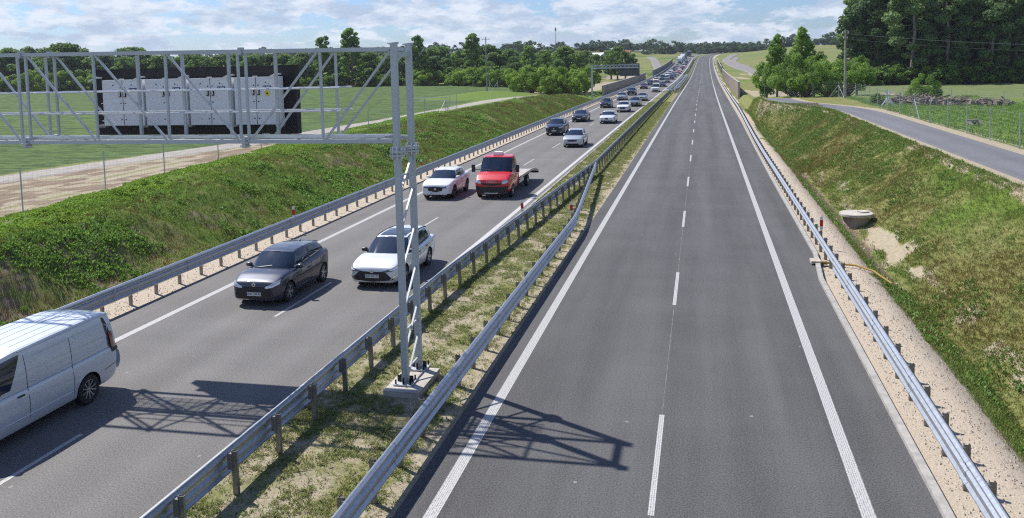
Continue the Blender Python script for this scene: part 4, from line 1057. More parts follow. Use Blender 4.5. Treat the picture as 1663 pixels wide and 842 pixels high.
suv = dict(L=4.70, W=1.88, H=1.66, wb=2.69, fo=.97, r=.37, zn=.97, zc=1.14, zb=1.10, zk=1.20, yc=1.18, ya=1.50, yr0=1.95, yr1=4.15, yb=4.50, wr=.68, rc=.26, rtaper=.10, side=(1, 17), pillars=(9,), clad=.30, floor=.22, dark_rim=True)
sedan = dict(L=4.66, W=1.85, H=1.44, wb=2.82, fo=.84, r=.34, zn=.78, zc=.98, zb=.95, zk=1.01, yc=1.28, ya=1.60, yr0=2.10, yr1=3.35, yb=4.05, wr=.66, rc=.42, rtaper=.13, deck=1.03, side=(1, 17), pillars=(9,))
mpv = dict(L=4.25, W=1.79, H=1.50, wb=2.62, fo=.86, r=.32, zn=.80, zc=1.0, zb=.97, zk=1.05, yc=1.08, ya=1.40, yr0=1.85, yr1=3.72, yb=4.05, wr=.68, rc=.26, rtaper=.10, side=(1, 18), pillars=(9,))
minivan = dict(L=4.75, W=1.88, H=1.90, wb=2.95, fo=.90, r=.33, zn=.95, zc=1.17, zb=1.10, zk=1.15, yc=.95, ya=1.25, yr0=1.70, yr1=4.50, yb=4.68, wr=.78, rc=.12, rtaper=.04, side=(1, 19), pillars=(7, 13))
van = dict(L=5.25, W=1.95, H=1.97, wb=3.10, fo=1.00, r=.34, zn=1.0, zc=1.20, zb=1.10, zk=1.12, yc=.75, ya=1.0, yr0=1.50, yr1=5.12, yb=5.20, wr=.845, gb=.955, rc=.10, rtaper=.02, side=(1, 4), pillars=(), rear_glass=False, fan=True, beltblack=False,
           roof=[(1.50, 1.87), (1.75, 1.91), (2.1, 1.945), (3.2, 1.97), (4.6, 1.965), (5.0, 1.93), (5.12, 1.87)], rear_w=.93, floor=.22)

GRP = 'vehicles queuing in the two busy lanes'
def mk(params, name, label, cat, pnt, loc, style):
    c = Car(**params); c.build(name, label, cat, pnt, loc, GRP); style(c); return c.root
def st_hatch(c):
    face(c, ([(-.56, .66), (0, .69), (.56, .66)], [(-.72, .30), (0, .26), (.72, .30)]), ([(.42, .69), (.60, .76), (.80, .86)], [(.40, .63), (.62, .66), (.81, .74)]),
         drl=([(.46, .645), (.64, .685), (.80, .80)], [(.46, .630), (.65, .665), (.815, .775)]), plate_z=.44, ptxt='WH 2957U', lamp_m='lamp_glass', emb=.74, chrome=([(-.70, .285), (0, .262), (.70, .285)], [(-.70, .262), (0, .24), (.70, .262)]), tail=([(.35, 1.02), (.6, 1.02), (.85, 1.0)], [(.4, .92), (.6, .90), (.85, .86)]))
    c.mirrors(1.42, .98, 'paint_grey_violet'); c.seams([((1.30, .28), (1.30, .93)), ((2.35, .26), (2.42, .98)), ((3.18, .75), (3.1, 1.0)), ((1.30, .27), (2.85, .27)), ((1.4, .62), (3.0, .66))]); c.handles([(2.2, .83)])
    b = MB(); b.prism([(c.Y(3.20), 1.50), (c.Y(3.34), 1.465), (c.Y(3.34), 1.545)], -.015, .015, 'black_trim', 'x'); b.build('antenna_fin', c.root)
    b = MB(); b.box((0, c.Y(3.66), 1.42), (.95, .14, .02), 'black_trim', Matrix.Rotation(-.1, 3, 'X')); b.build('spoiler', c.root)
    c.patch('wiper', [(-.62, 1.05), (.1, 1.13)], [(-.62, 1.035), (.1, 1.115)], 'black_trim', off=.02, nrows=1)
def st_wagon(c):
    face(c, ([(-.50, .60), (0, .61), (.50, .60)], [(-.76, .33), (0, .26), (.76, .33)]), ([(.50, .665), (.66, .70), (.84, .78)], [(.50, .60), (.68, .62), (.85, .68)]),
         drl=([(.62, .665), (.76, .73), (.835, .775)], [(.62, .645), (.775, .665), (.85, .69)]), plate_z=.46, ptxt='GD 3K172', emb=.635, lamp_m='lamp_dark', tail=([(.4, .98), (.6, .98), (.88, .96)], [(.4, .9), (.6, .88), (.88, .82)]))
    c.patch('grille_bar', [(-.66, .66), (-.3, .62), (0, .605), (.3, .62), (.66, .66)], [(-.66, .635), (-.3, .585), (0, .565), (.3, .585), (.66, .635)], 'black_trim', off=.014, mcols=16, nrows=1)
    c.patch('fog_trim', [(.66, .36), (.78, .47)], [(.66, .33), (.80, .44)], 'chrome', off=.022, mirror=True, nrows=1)
    c.mirrors(1.62, .95); c.seams([((1.52, .26), (1.5, .9)), ((2.55, .24), (2.6, .93)), ((3.5, .6), (3.45, .95)), ((1.5, .25), (3.3, .25)), ((1.6, .68), (4.1, .72))]); c.handles([(2.4, .80), (3.3, .84)])
    for sx in (1, -1):
        b = MB(); b.tube([(sx * .60, c.Y(2.05), 1.40), (sx * .61, c.Y(2.3), 1.455), (sx * .60, c.Y(3.3), 1.475), (sx * .58, c.Y(4.05), 1.425), (sx * .57, c.Y(4.2), 1.38)], .018, 'black_trim', 6); b.build('roof_rail', c.root)
    b = MB(); b.prism([(c.Y(3.95), 1.44), (c.Y(4.12), 1.41), (c.Y(4.12), 1.50)], -.015, .015, 'black_trim', 'x'); b.build('antenna_fin', c.root)
    c.patch('roof_panel', [(-.50, 2.15), (.50, 2.15)], [(-.48, 3.3), (.48, 3.3)], 'glass', 'top', off=.008)
    # dealer lettering on the bonnet
    me = text_mesh('IZON', .13, 'cabinet', 0); bm = bmesh.new(); bm.from_mesh(me); bmesh.ops.triangulate(bm, faces=bm.faces)
    for v in bm.verts:
        x, y = v.co.x * 1.25 - .10, v.co.y * 1.6; h, n = c.ray((x, c.Y(.78) + y, 4), (0, 0, -1), (x, c.Y(.78), .9)); v.co = h + Vector((0, 0, .006))
    bm.to_mesh(me); bm.free(); link(bpy.data.objects.new('bonnet_lettering', me), c.root)
def st_cross(c):
    face(c, ([(-.46, .74), (0, .77), (.46, .74)], [(-.40, .54), (0, .46), (.40, .54)]), ([(.46, .745), (.62, .77), (.83, .83)], [(.46, .68), (.64, .69), (.84, .74)]), lamp_m='lamp_dark',
         drl=([(.66, .765), (.76, .80), (.82, .82)], [(.66, .70), (.76, .71), (.83, .745)]), plate_z=.40, ptxt=None, emb=.64, fog=([(-.55, .27), (-.45, .27)], [(-.55, .24), (-.45, .24)]))
    c.mirrors(1.58, 1.06, 'paint_white'); c.seams([((1.48, .36), (1.46, 1.0)), ((2.5, .34), (2.55, 1.05)), ((3.35, .85), (3.3, 1.1))]); c.handles([(2.35, .92), (3.2, .96)]); c.arches(.07)
def st_suv(c):
    face(c, ([(-.50, .86), (0, .88), (.50, .86)], [(-.62, .40), (0, .30), (.62, .40)]), ([(.52, .87), (.70, .91), (.88, .97)], [(.52, .80), (.72, .81), (.89, .87)]), plate_z=.52, emb=.74,
         drl=([(.54, .825), (.74, .85), (.88, .90)], [(.54, .80), (.74, .82), (.885, .87)]), fog=([(.62, .42), (.82, .44)], [(.62, .34), (.82, .36)]), tail=([(.3, 1.08), (.6, 1.1), (.9, 1.1)], [(.3, 1.02), (.6, 1.0), (.9, .96)]))
    c.mirrors(1.62, 1.13); c.seams([((1.52, .38), (1.5, 1.05)), ((2.65, .36), (2.7, 1.1)), ((3.55, .85), (3.5, 1.15))]); c.handles([(2.5, .98), (3.4, 1.0)]); c.arches(.06)
def st_sedan(c):
    face(c, ([(-.20, .70), (0, .72), (.20, .70)], [(-.06, .40), (0, .38), (.06, .40)]), ([(.42, .69), (.60, .73), (.84, .79)], [(.42, .62), (.62, .64), (.85, .69)]), intake=([(-.72, .42), (0, .40), (.72, .42)], [(-.66, .27), (0, .25), (.66, .27)]),
         drl=([(.5, .66), (.66, .69), (.82, .74)], [(.5, .645), (.66, .67), (.82, .715)]), plate_z=.47, tail=([(.35, .90), (.6, .92), (.88, .90)], [(.35, .82), (.6, .8), (.88, .76)]))
    c.mirrors(1.75, .97); c.seams([((1.7, .27), (1.66, .92)), ((2.7, .25), (2.74, .95)), ((3.5, .75), (3.45, .98))]); c.handles([(2.55, .82), (3.4, .85)])
def st_mpv(c):
    face(c, ([(-.45, .68), (0, .70), (.45, .68)], [(-.40, .57), (0, .54), (.40, .57)]), ([(.46, .72), (.64, .77), (.83, .86)], [(.46, .62), (.66, .64), (.84, .72)]), intake=([(-.60, .38), (0, .37), (.60, .38)], [(-.56, .25), (0, .24), (.56, .25)]),
         plate_z=.46, fog=([(.62, .38), (.76, .38)], [(.62, .31), (.76, .31)]), chrome=([(-.50, .535), (0, .51), (.50, .535)], [(-.50, .52), (0, .495), (.50, .52)]))
    c.mirrors(1.55, .99, 'paint_silver'); c.seams([((1.45, .27), (1.42, .92)), ((2.45, .25), (2.5, .96)), ((3.3, .75), (3.25, 1.0))]); c.handles([(2.3, .84), (3.15, .87)])
def st_minivan(c):
    face(c, ([(-.55, .86), (0, .88), (.55, .86)], [(-.50, .74), (0, .72), (.50, .74)]), ([(.55, .90), (.70, .97), (.86, 1.06)], [(.55, .76), (.72, .78), (.87, .86)]), intake=([(-.62, .50), (0, .49), (.62, .50)], [(-.6, .32), (0, .3), (.6, .32)]), plate_z=.58)
    c.mirrors(1.45, 1.16); c.seams([((1.3, .3), (1.3, 1.1)), ((2.4, .3), (2.4, 1.12)), ((3.5, .5), (3.5, 1.12))]); c.handles([(2.2, 1.0), (2.6, 1.0)])
def st_van(c):
    face(c, ([(-.6, .84), (0, .86), (.6, .84)], [(-.55, .68), (0, .66), (.55, .68)]), ([(.58, .92), (.72, 1.0), (.88, 1.08)], [(.58, .76), (.74, .78), (.89, .86)]), intake=([(-.7, .5), (0, .49), (.7, .5)], [(-.66, .32), (0, .3), (.66, .32)]), plate_z=.58, tail='none')
    # tall dark-red lamps wrapping the rear corner
    def corner(name, za, zb, m, off, k0):
        for sx in (1, -1):
            vs = []; n = 5; R_ = 14
            for i in range(R_ + 1):
                z = za + (zb - za) * i / R_; h0, _n = c.ray((sx * 4, c.Y(5.0), z), (-sx, 0, 0), (sx * c.hw, c.Y(5.0), z)); hx_ = abs(h0.x); yr = c.ray((sx * hx_ * .8, 8, z), (0, -1, 0), (sx * hx_ * .8, c.Y(5.22), z))[0].y
                for k in range(n + 1):
                    a = k / n * math.pi / 2; vs.append((sx * (hx_ * .90 + (hx_ * .12 + off) * math.cos(a)), yr - k0 + (k0 + off + .012) * math.sin(a) ** 1.6, z))
            b = MB(); b.add(vs, [(i * (n + 1) + k, i * (n + 1) + k + 1, (i + 1) * (n + 1) + k + 1, (i + 1) * (n + 1) + k) for i in range(R_) for k in range(n)], m, True); b.build(name, c.root)
    corner('tail_light', .95, 1.83, 'black_trim', .006, .30); corner('tail_lens', 1.05, 1.45, 'tail_red', .016, .24)
    # pressed panel outlines
    L1 = [((2.55, 1.70), (4.72, 1.72)), ((4.72, 1.72), (4.90, 1.60)), ((4.90, 1.60), (4.80, 1.36)), ((2.62, 1.12), (4.62, 1.22)), ((4.62, 1.22), (4.80, 1.36)), ((2.40, 1.22), (2.62, 1.12))]
    c.seams([((2.32, .30), (2.32, 1.78)), ((1.30, .5), (1.28, 1.1)), ((3.62, .34), (3.62, 1.70)), ((4.62, .62), (5.2, .68))] , .014)
    mb = MB()
    for a, q in L1:
        for sg in (1, -1):
            P = []
            for i in range(13):
                t = i / 12; u = a[0] + (q[0] - a[0]) * t; v = a[1] + (q[1] - a[1]) * t; P.append(c.ray((sg * 4, c.Y(u), v), (-sg, 0, 0), (sg * c.hw, c.Y(u), v))[0])
            mb.tube(P, .011, 'paint_van', 6)
    mb.build('pressed_ridge', c.root)
    mb = MB()
    for sg in (1, -1):
        P = [c.ray((sg * 4, c.Y(u), .50), (-sg, 0, 0), (sg * c.hw, c.Y(u), .5))[0] for u in np.linspace(1.5, 3.6, 12)]; mb.tube(P, .012, 'paint_van', 6)
        P = [c.ray((sg * 4, c.Y(u), 1.865), (-sg, 0, 0), (sg * c.hw * .8, c.Y(u), 1.85))[0] + Vector((0, 0, .015)) for u in np.linspace(2.2, 4.95, 16)]; mb.tube(P, .016, 'paint_van', 6)
    mb.build('roof_gutter', c.root)
    mb = MB()
    for x in (-.55, -.28, 0, .28, .55):
        P = [c.ray((x, c.Y(u), 4), (0, 0, -1), (x, c.Y(u), 1.95))[0] + Vector((0, 0, .003)) for u in np.linspace(2.3, 4.8, 16)]; mb.tube(P, .003, 'paint_van', 5)
    mb.build('roof_ridge', c.root)
    c.handles([(2.10, .98)]); c.mirrors(1.35, 1.25, out=.14)

roots = {}
NORM = lambda x, y, sh=True: (x + (sL(y) if sh else 0), y, zr(y))
def at(params, x, yfront): return (x + sL(yfront + 2), yfront + params['L'] / 2, zr(yfront + 2))
proto = {}
proto['hatch'] = mk(hatch, 'hatchback', 'dark violet grey hatchback, nearest oncoming car behind the van in the outer lane', 'car', 'paint_grey_violet', at(hatch, -14.12, 24.25), st_hatch)
proto['wagon'] = mk(wagon, 'estate_car', 'white estate car with black grille and bonnet lettering, partly behind the gantry posts', 'car', 'paint_silver_white', at(wagon, -11.12, 26.85), st_wagon)
proto['cross'] = mk(cross, 'crossover_car', 'white crossover with black grille and dark wheels, level with the red truck', 'car', 'paint_white', at(cross, -14.72, 45.2), st_cross)
proto['mpv'] = mk(mpv, 'hatchback', 'silver hatchback next behind the red truck in the inner lane', 'car', 'paint_silver', at(mpv, -11.2, 73.6), st_mpv)
proto['suv'] = mk(suv, 'suv', 'dark SUV with pale headlights in the outer lane, next behind the white crossover', 'car', 'paint_dark_blue', at(suv, -14.9, 85.5), st_suv)
proto['sedan'] = mk(sedan, 'sedan', 'silver white sedan with small triangular grille, behind the silver hatchback', 'car', 'paint_silver_white', at(sedan, -11.2, 101), st_sedan)
proto['minivan'] = mk(minivan, 'minivan', 'pale silver people carrier in the inner lane near the bridge railing', 'minivan', 'paint_silver_white', at(minivan, -10.75, 194), st_minivan)
vanr = mk(van, 'panel_van', 'silver white panel van seen from its side, cut by the left edge of the photo', 'van', 'paint_van', (-14.88, 15.0, 0), st_van)

P_ = dict(hatch=hatch, wagon=wagon, cross=cross, suv=suv, sedan=sedan, mpv=mpv, minivan=minivan)
NAMES = dict(hatch='hatchback', wagon='estate_car', cross='crossover_car', suv='suv', sedan='sedan', mpv='hatchback', minivan='minivan')
CATS = dict(suv='car', minivan='minivan')
FAR = [  # kind, paint, x of the lane, front y, label
    ('sedan', 'paint_black', -15.0, 104, 'black car with bright headlamp band, between the dark SUV and a dark compact car'),
    ('hatch', 'paint_black', -15.15, 134, 'dark compact car in the outer lane, left of the white car with dark oval grille'),
    ('cross', 'paint_white', -11.3, 122.5, 'white car with dark oval grille behind the silver white sedan'),
    ('mpv', 'paint_pale_green', -14.95, 158, 'pale green grey car in the outer lane in front of the black SUV'),
    ('wagon', 'paint_green_grey', -10.8, 137, 'grey green car close behind the white car with oval grille'),
    ('suv', 'paint_black', -14.9, 179, 'black SUV beside the near end of the beige noise wall'),
    ('sedan', 'paint_pale_green', -11.0, 155, 'light blue green sedan in the inner lane ahead of the pale people carrier'),
    ('sedan', 'paint_maroon', -15.0, 216, 'very dark maroon car alone in the outer lane past the black SUV'),
    ('mpv', 'paint_cream', -15.0, 271, 'cream coloured car left of the teal car'),
    ('minivan', 'paint_teal', -14.0, 290, 'teal blue tall car between the cream car and the white one'),
    ('sedan', 'paint_black', -10.9, 229, 'black low car behind the pale people carrier'),
    ('hatch', 'paint_white', -13.9, 323, 'white small car up the outer lane behind the teal one'),
    ('wagon', 'paint_grey', -11.2, 263, 'dark grey estate behind the black low car'),
    ('mpv', 'paint_white', -14.6, 372, 'white car in the outer lane, second white one up the hill'),
    ('suv', 'paint_dark_blue', -11.1, 294, 'dark blue SUV in the inner lane beside the bridge gap'),
    ('wagon', 'paint_grey', -11.2, 318, 'mid grey car directly behind the dark blue SUV'),
    ('cross', 'paint_silver', -14.2, 348, 'silver car squeezed between two white cars in the outer lane'),
    ('sedan', 'paint_black', -14.6, 393, 'black car in the outer lane left of the red cars'),
    ('mpv', 'paint_red', -11.0, 358, 'nearer of two red cars in the inner lane'),
    ('hatch', 'paint_brick_red', -11.4, 408, 'farther of two red cars in the inner lane, brick red'),
    ('sedan', 'paint_grey', -14.8, 424, 'small dark grey car in front of the first lorry'),
    ('hatch', 'paint_silver', -15.0, 451, 'tiny silver car just ahead of the first lorry'),
    ('minivan', 'paint_white', -11.2, 440, 'white delivery minivan in the inner lane right of the first lorry'),
    ('mpv', 'paint_brick_red', -14.6, 408, 'dull red car beside the brick red one, in the outer lane'),
    ('suv', 'paint_black', -11.2, 500, 'dark SUV behind the white delivery minivan'),
    ('sedan', 'paint_silver', -11.2, 540, 'last silver car seen before the crest'),
    ('wagon', 'paint_black', -15.0, 243, 'black estate in the outer lane between the maroon car and the cream one'),
    ('sedan', 'paint_silver', -11.2, 338, 'silver sedan in the inner lane just before the nearer red car'),
    ('hatch', 'paint_white', -11.2, 381, 'small white car in the inner lane between the two red cars'),
    ('mpv', 'paint_dark_blue', -11.3, 424, 'small dark blue car in the inner lane in front of the delivery minivan'),
    ('sedan', 'paint_black', -11.3, 470, 'black sedan in the inner lane behind the delivery minivan'),
    ('cross', 'paint_white', -11.3, 520, 'tiny white crossover in the inner lane beside the lorries'),
    ('wagon', 'paint_silver', -14.9, 306, 'silver estate in the outer lane between teal car and white small car'),
]
for kind, pnt, x, yf, lab in FAR:
    r_ = copy_tree(proto[kind]); p = P_[kind]; r_.location = at(p, x, yf); r_.name = NAMES[kind]
    r_['label'] = lab; r_['category'] = 'minivan' if kind == 'minivan' else 'car'; set_paint(r_, pnt)
    a = math.atan2(sL(yf + 6) - sL(yf - 2), 8); r_.rotation_euler = (math.atan2(zr(yf + 6) - zr(yf - 2), 8), 0, -a)

# red flatbed recovery truck
cabp = dict(L=2.75, W=2.10, H=2.30, wb=4.3, fo=.98, r=.36, zn=1.12, zc=1.42, zb=1.32, zk=1.36, yc=.98, ya=1.20, yr0=1.55, yr1=2.68, yb=2.70, wr=.80, gb=.93, rc=.08, rtaper=.01, side=(1, 12), pillars=(), rear_glass=False, floor=.35, rear_w=.96, beltblack=False,
            roof=[(1.55, 2.20), (1.8, 2.27), (2.3, 2.30), (2.68, 2.26)])
tr = Car(**cabp); tr.build('flatbed_truck', 'bright red flatbed recovery truck with white roof box and empty pale deck', 'truck', 'paint_red', (-11.60, 45.8 + 1.375, 0), GRP)
face(tr, ([(-.66, .92), (0, .88), (.66, .92)], [(-.5, .80), (0, .76), (.5, .80)]), ([(.62, 1.02), (.78, 1.08), (.90, 1.12)], [(.60, .88), (.78, .88), (.93, .94)]), plate_z=.47, lamp_m='lamp_glass')
tr.patch('bumper', [(-1.03, .74), (-.6, .72), (0, .70), (.6, .72), (1.03, .74)], [(-1.0, .36), (0, .34), (1.0, .36)], 'black_trim', off=.03, mcols=18)
tr.patch('bumper_lip', [(-.4, .38), (0, .37), (.4, .38)], [(-.38, .33), (0, .32), (.38, .33)], 'galv_light', off=.04, mcols=8, nrows=1)
h = tr.ray((0, -6, .98), (0, 1, 0), (0, tr.Y(0), .98))[0]
text_obj('grille_lettering', 'IVECO', .15, 'chrome', (0, h.y - .03, 1.0), FRONT, tr.root, 1.25)
Yt = tr.Y
b = MB()
for sx in (-.40, .40): b.box((sx, Yt(5.5), .58), (.09, 5.6, .2), 'black_trim')
for q in (3.2, 4.6, 6.0, 7.4): b.box((0, Yt(q), .68), (1.9, .08, .1), 'black_trim')
b.build('chassis', tr.root)
b = MB(); prof = [(2.85, .80), (6.2, .80), (7.2, .74), (8.3, .52)]
vs = []
for q, z in prof: vs += [(-1.08, Yt(q), z), (1.08, Yt(q), z), (1.08, Yt(q), z + .07), (-1.08, Yt(q), z + .07)]
fs = [(0, 1, 2, 3), (15, 14, 13, 12)] + [(i * 4 + k, i * 4 + (k + 1) % 4, (i + 1) * 4 + (k + 1) % 4, (i + 1) * 4 + k) for i in range(3) for k in range(4)]
b.add(vs, fs, 'deck_alu')
for sx in (-1.06, 1.06):
    for i in range(3): (q0, z0), (q1, z1) = prof[i], prof[i + 1]; b.bar((sx, Yt(q0), z0 + .10), (sx, Yt(q1), z1 + .10), .06, .10, 'deck_alu')
b.build('deck', tr.root)
b = MB(); b.box((0, Yt(8.32), .50), (2.2, .14, .16), 'black_trim'); b.box((.95, Yt(8.4), .52), (.3, .04, .12), 'tail_red'); b.box((-.95, Yt(8.4), .52), (.3, .04, .12), 'tail_red'); b.build('rear_crossbar', tr.root)
b = MB(); b.box((0, Yt(2.95), 1.15), (1.9, .06, .75), 'galv_light'); b.box((.5, Yt(3.4), 1.0), (.3, .4, .3), 'paint_red'); b.build('headboard', tr.root)
b = MB(); b.box((-.05, Yt(2.15), 2.375), (.52, .50, .17), 'white_plastic', taper=.9); b.build('roof_box', tr.root)
for sx in (1, -1):
    b = MB(); b.tube([(sx * .92, Yt(1.15), 1.55), (sx * 1.28, Yt(1.08), 1.55)], .025, 'black_trim', 6); b.box((sx * 1.30, Yt(1.05), 1.62), (.20, .10, .42), 'black_trim'); b.build('mirror', tr.root)
    b = MB(); b.box((sx * .86, Yt(.98), .5), (.03, .9, .1), 'black_trim'); b.box((sx * .9, Yt(3.9), .55), (.04, 1.3, .18), 'galv_light'); b.build('side_guard', tr.root)
tr.patch('wiper', [(-.7, 1.52), (.1, 1.60)], [(-.7, 1.50), (.1, 1.58)], 'black_trim', off=.03, nrows=1)
tr.seams([((1.12, .6), (1.15, 1.3)), ((2.35, .5), (2.35, 1.3))])

# lorries far up the hill
def lorry(name, label, pnt, tarp, x, yf):
    t_ = thing(name, label, 'lorry', (x + sL(yf + 5), yf, zr(yf + 5)), group=GRP)
    t_.rotation_euler = (math.atan2(zr(yf + 16) - zr(yf), 16), 0, -math.atan2(sL(yf + 16) - sL(yf), 16))
    b = MB(); sec = [(.0, .5), (-.02, 1.2), (.06, 2.0), (.35, 3.05), (.9, 3.6), (2.2, 3.75), (2.3, 3.0), (2.3, .9), (.5, .7)]
    b.prism([(q, z) for q, z in sec], -1.24, 1.24, pnt, 'x'); b.build('cab', t_)
    b = MB(); b.add([(-1.1, -.02, 1.55), (1.1, -.02, 1.55), (1.05, .26, 2.7), (-1.05, .26, 2.7)], [(0, 1, 2, 3)], 'glass'); b.build('windshield', t_)
    b = MB(); b.box((0, -.03, 1.0), (1.7, .05, .7), 'black_trim'); b.build('grille', t_)
    for sx in (-1, 1):
        b = MB(); b.box((sx * .98, -.04, .72), (.36, .06, .2), 'lamp_glass'); b.build('headlight', t_)
        b = MB(); b.box((sx * 1.4, .1, 2.2), (.12, .2, .7), 'black_trim'); b.bar((sx * 1.2, .2, 2.5), (sx * 1.4, .1, 2.5), .05, .05, 'black_trim'); b.build('mirror', t_)
        b = MB(); b.box((sx * 1.245, 1.0, 2.1), (.01, .8, .7), 'glass'); b.build('side_window', t_)
    b = MB(); b.box((0, 9.6, 2.55), (2.55, 13.4, 2.8), tarp); b.box((0, 9.6, 1.08), (2.3, 13.2, .16), 'black_trim'); b.build('trailer', t_)
    for q in (1.4, 4.6, 11.3, 12.6, 13.9):
        for sx in (-1, 1): b = MB(); b.lathe([(.2, -.16), (.5, -.15), (.52, 0), (.5, .15), (.2, .16)], 'tyre', 'x', 16, (sx * 1.08, q, .52)); b.build('wheel', t_)
lorry('lorry', 'first lorry on the hill, white cab and pale trailer', 'paint_white', 'tarp', -14.6, 486)
lorry('lorry', 'second lorry on the hill with white cab, right behind the first', 'paint_white', 'tarp', -14.6, 530)
lorry('lorry', 'third lorry on the hill with dark cab and grey trailer', 'paint_grey', 'sign_back', -14.6, 568)
lorry('lorry', 'dark lorry nearest the crest, standing apart from the others', 'paint_dark_blue', 'noise_wall_dark', -14.4, 624)

# ---------------------------------------------------------------- roadside details
mh = thing('manhole', 'round concrete manhole shaft with pale flat cover in the right ditch', 'manhole', (7.55, 44.9, -.45))
b = MB(); b.lathe([(.62, -1.2), (.62, 0)], 'concrete_wall', n=32); b.build('shaft', mh)
b = MB(); b.lathe([(0, 0), (.78, 0), (.81, .03), (.81, .13), (.79, .155), (0, .165)], 'concrete', n=36); b.build('cover', mh)
b = MB(); b.lathe([(.26, .15), (.28, .21), (.02, .215), (0, .215)], 'concrete', n=24, c=(.35, .2, 0)); b.build('lid', mh)
b = MB(); pts = [(3.98, 32.2, .12), (4.6, 32.3, .06), (5.4, 32.1, .05), (5.9, 31.7, -.03), (6.4, 31.0, -.30)]
b.tube([Vector(p) for p in pts], .038, 'hose_yellow', 8); tag(b.build('hose'), 'yellow hose lying over the gravel verge from the kerb down to the ditch', 'hose')
b = MB(); b.box((4.05, 32.4, .10), (.35, .5, .10), 'stone'); b.box((4.3, 32.35, .05), (.3, .2, .08), 'black_trim'); tag(b.build('drain_inlet'), 'small dark drain inlet where the right kerb steps back', 'drain')
cu = thing('culvert', 'concrete culvert mouth in the grass bank behind the right fence', 'culvert', (21.5, 71.5, T(21.5, 71.5) - .42))
b = MB()
for sx in (-1, 1): b.prism([(0, -.1), (1.5, -.1), (1.5, .75), (1.2, .8)], sx * .55 - .1, sx * .55 + .1, 'concrete_wall', 'x')
b.box((0, 1.4, .45), (1.3, .15, .9), 'concrete_wall'); b.build('wing_wall', cu)
b = MB(); b.box((0, 1.31, .35), (.7, .02, .55), 'well_dark'); b.build('dark_opening_panel', cu)  # flat near-black panel standing in for the shaded hole
cu.rotation_euler = (0, 0, R(35))
random.seed(8)
b = MB()
hx = [(20.5 + i * .021 * 24, 103 - i * .3) for i in range(21)]
for k in range(340):
    i = random.uniform(0, 20); x = 20.8 + i * .50 + random.gauss(0, .3); y = 103.2 - i * .33 + random.gauss(0, .9); z = T(x, y); hh = (.95 - .02 * i) * random.random() ** .8
    if random.random() < .55:
        a = random.uniform(0, 6.28); l = random.uniform(.4, 1.4); b.tube([(x - l / 2 * math.cos(a), y - l / 2 * math.sin(a), z + hh), (x + l / 2 * math.cos(a), y + l / 2 * math.sin(a), z + hh + random.uniform(-.2, .5))], random.uniform(.03, .10), 'brush', 5)
    else: s_ = random.uniform(.25, .6); b.box((x, y, z + hh * .7), (s_, s_, s_ * .7), 'brush', Matrix.Rotation(random.uniform(0, 3), 3, Vector((random.random(), random.random(), 1)).normalized()), .7)
tag(b.build('brush_heap'), 'long heap of dead roots and branches at the edge of the right field', 'brush heap')
# utility poles and wires
def pole(label, x, y, h, arms):
    z = T(x, y); t_ = thing('utility_pole', label, 'utility pole', (x, y, z)); b = MB(); b.tube([(0, 0, -.3), (0, 0, h)], [.17, .10], 'wood_pole', 8); b.build('pole', t_)
    b = MB()
    for zz, l in arms: b.bar((-l, 0, zz), (l, 0, zz), .08, .08, 'wood_pole'); [b.tube([(s * l * .9, 0, zz), (s * l * .9, 0, zz + .22)], .05, 'label_white', 6) for s in (-1, 1)]
    b.build('cross_arm', t_); return t_
pole('grey concrete utility pole standing at the right path bend beside the tree cluster', 17.2, 111, 8.4, [(7.9, .35), (7.3, .25)])
pole('tall utility pole with a hooked top standing in the left field edge', -47.99, 187.8, 13.0, [(12.4, .9), (11.0, .4)])
b = MB(); 
for dx, z0, z1 in ((-.3, 10.2, 9.4), (.3, 10.1, 9.3), (0, 9.5, 8.6)):
    P = [Vector((17.2 + dx, 111, z0)).lerp(Vector((85 + dx, 90, z1)), i / 16) - Vector((0, 0, 2.2 * (1 - ((i - 8) / 8) ** 2))) for i in range(17)]; b.tube(P, .009, 'wire', 4)
tag(b.build('power_line'), 'thin power lines running right from the concrete pole in front of the dark forest', 'power line')
b = MB(); b.tube([(-40, 560, T(-40, 560)), (-40, 560, T(-40, 560) + 24)], [.35, .12], 'steel_post', 6); b.box((-40, 560, T(-40, 560) + 22), (.9, .5, 2.2), 'steel_post'); o = b.build('radio_mast')
o.location = (-55, 0, 0); tag(o, 'slim radio mast rising behind the left trees', 'mast')
# steel lattice stand beside the left pole
b = MB(); z = T(-46, 186)
for s in (-1, 1): b.tube([(-46 + s * 1.0, 186, z), (-46 + s * .9, 186, z + 3.2)], .05, 'galv_light', 5); b.tube([(-46 - s * 1.0, 186, z), (-46 + s * .9, 186, z + 2.6)], .035, 'galv_light', 5)
tag(b.build('marker_frame'), 'small crossed steel frame at the foot of the tall left utility pole', 'frame')
b = MB(); x, y = 19.2, 96; z = T(x, y)
for k in range(7): a = k * .9; b.tube([(x + math.cos(a) * .9, y + math.sin(a) * .5, z), (x - math.cos(a) * .5, y, z + 1.9)], .04, 'galv_light', 5)
tag(b.build('steel_frame'), 'tangle of leaning steel struts behind the right fence near the pole', 'steel struts')

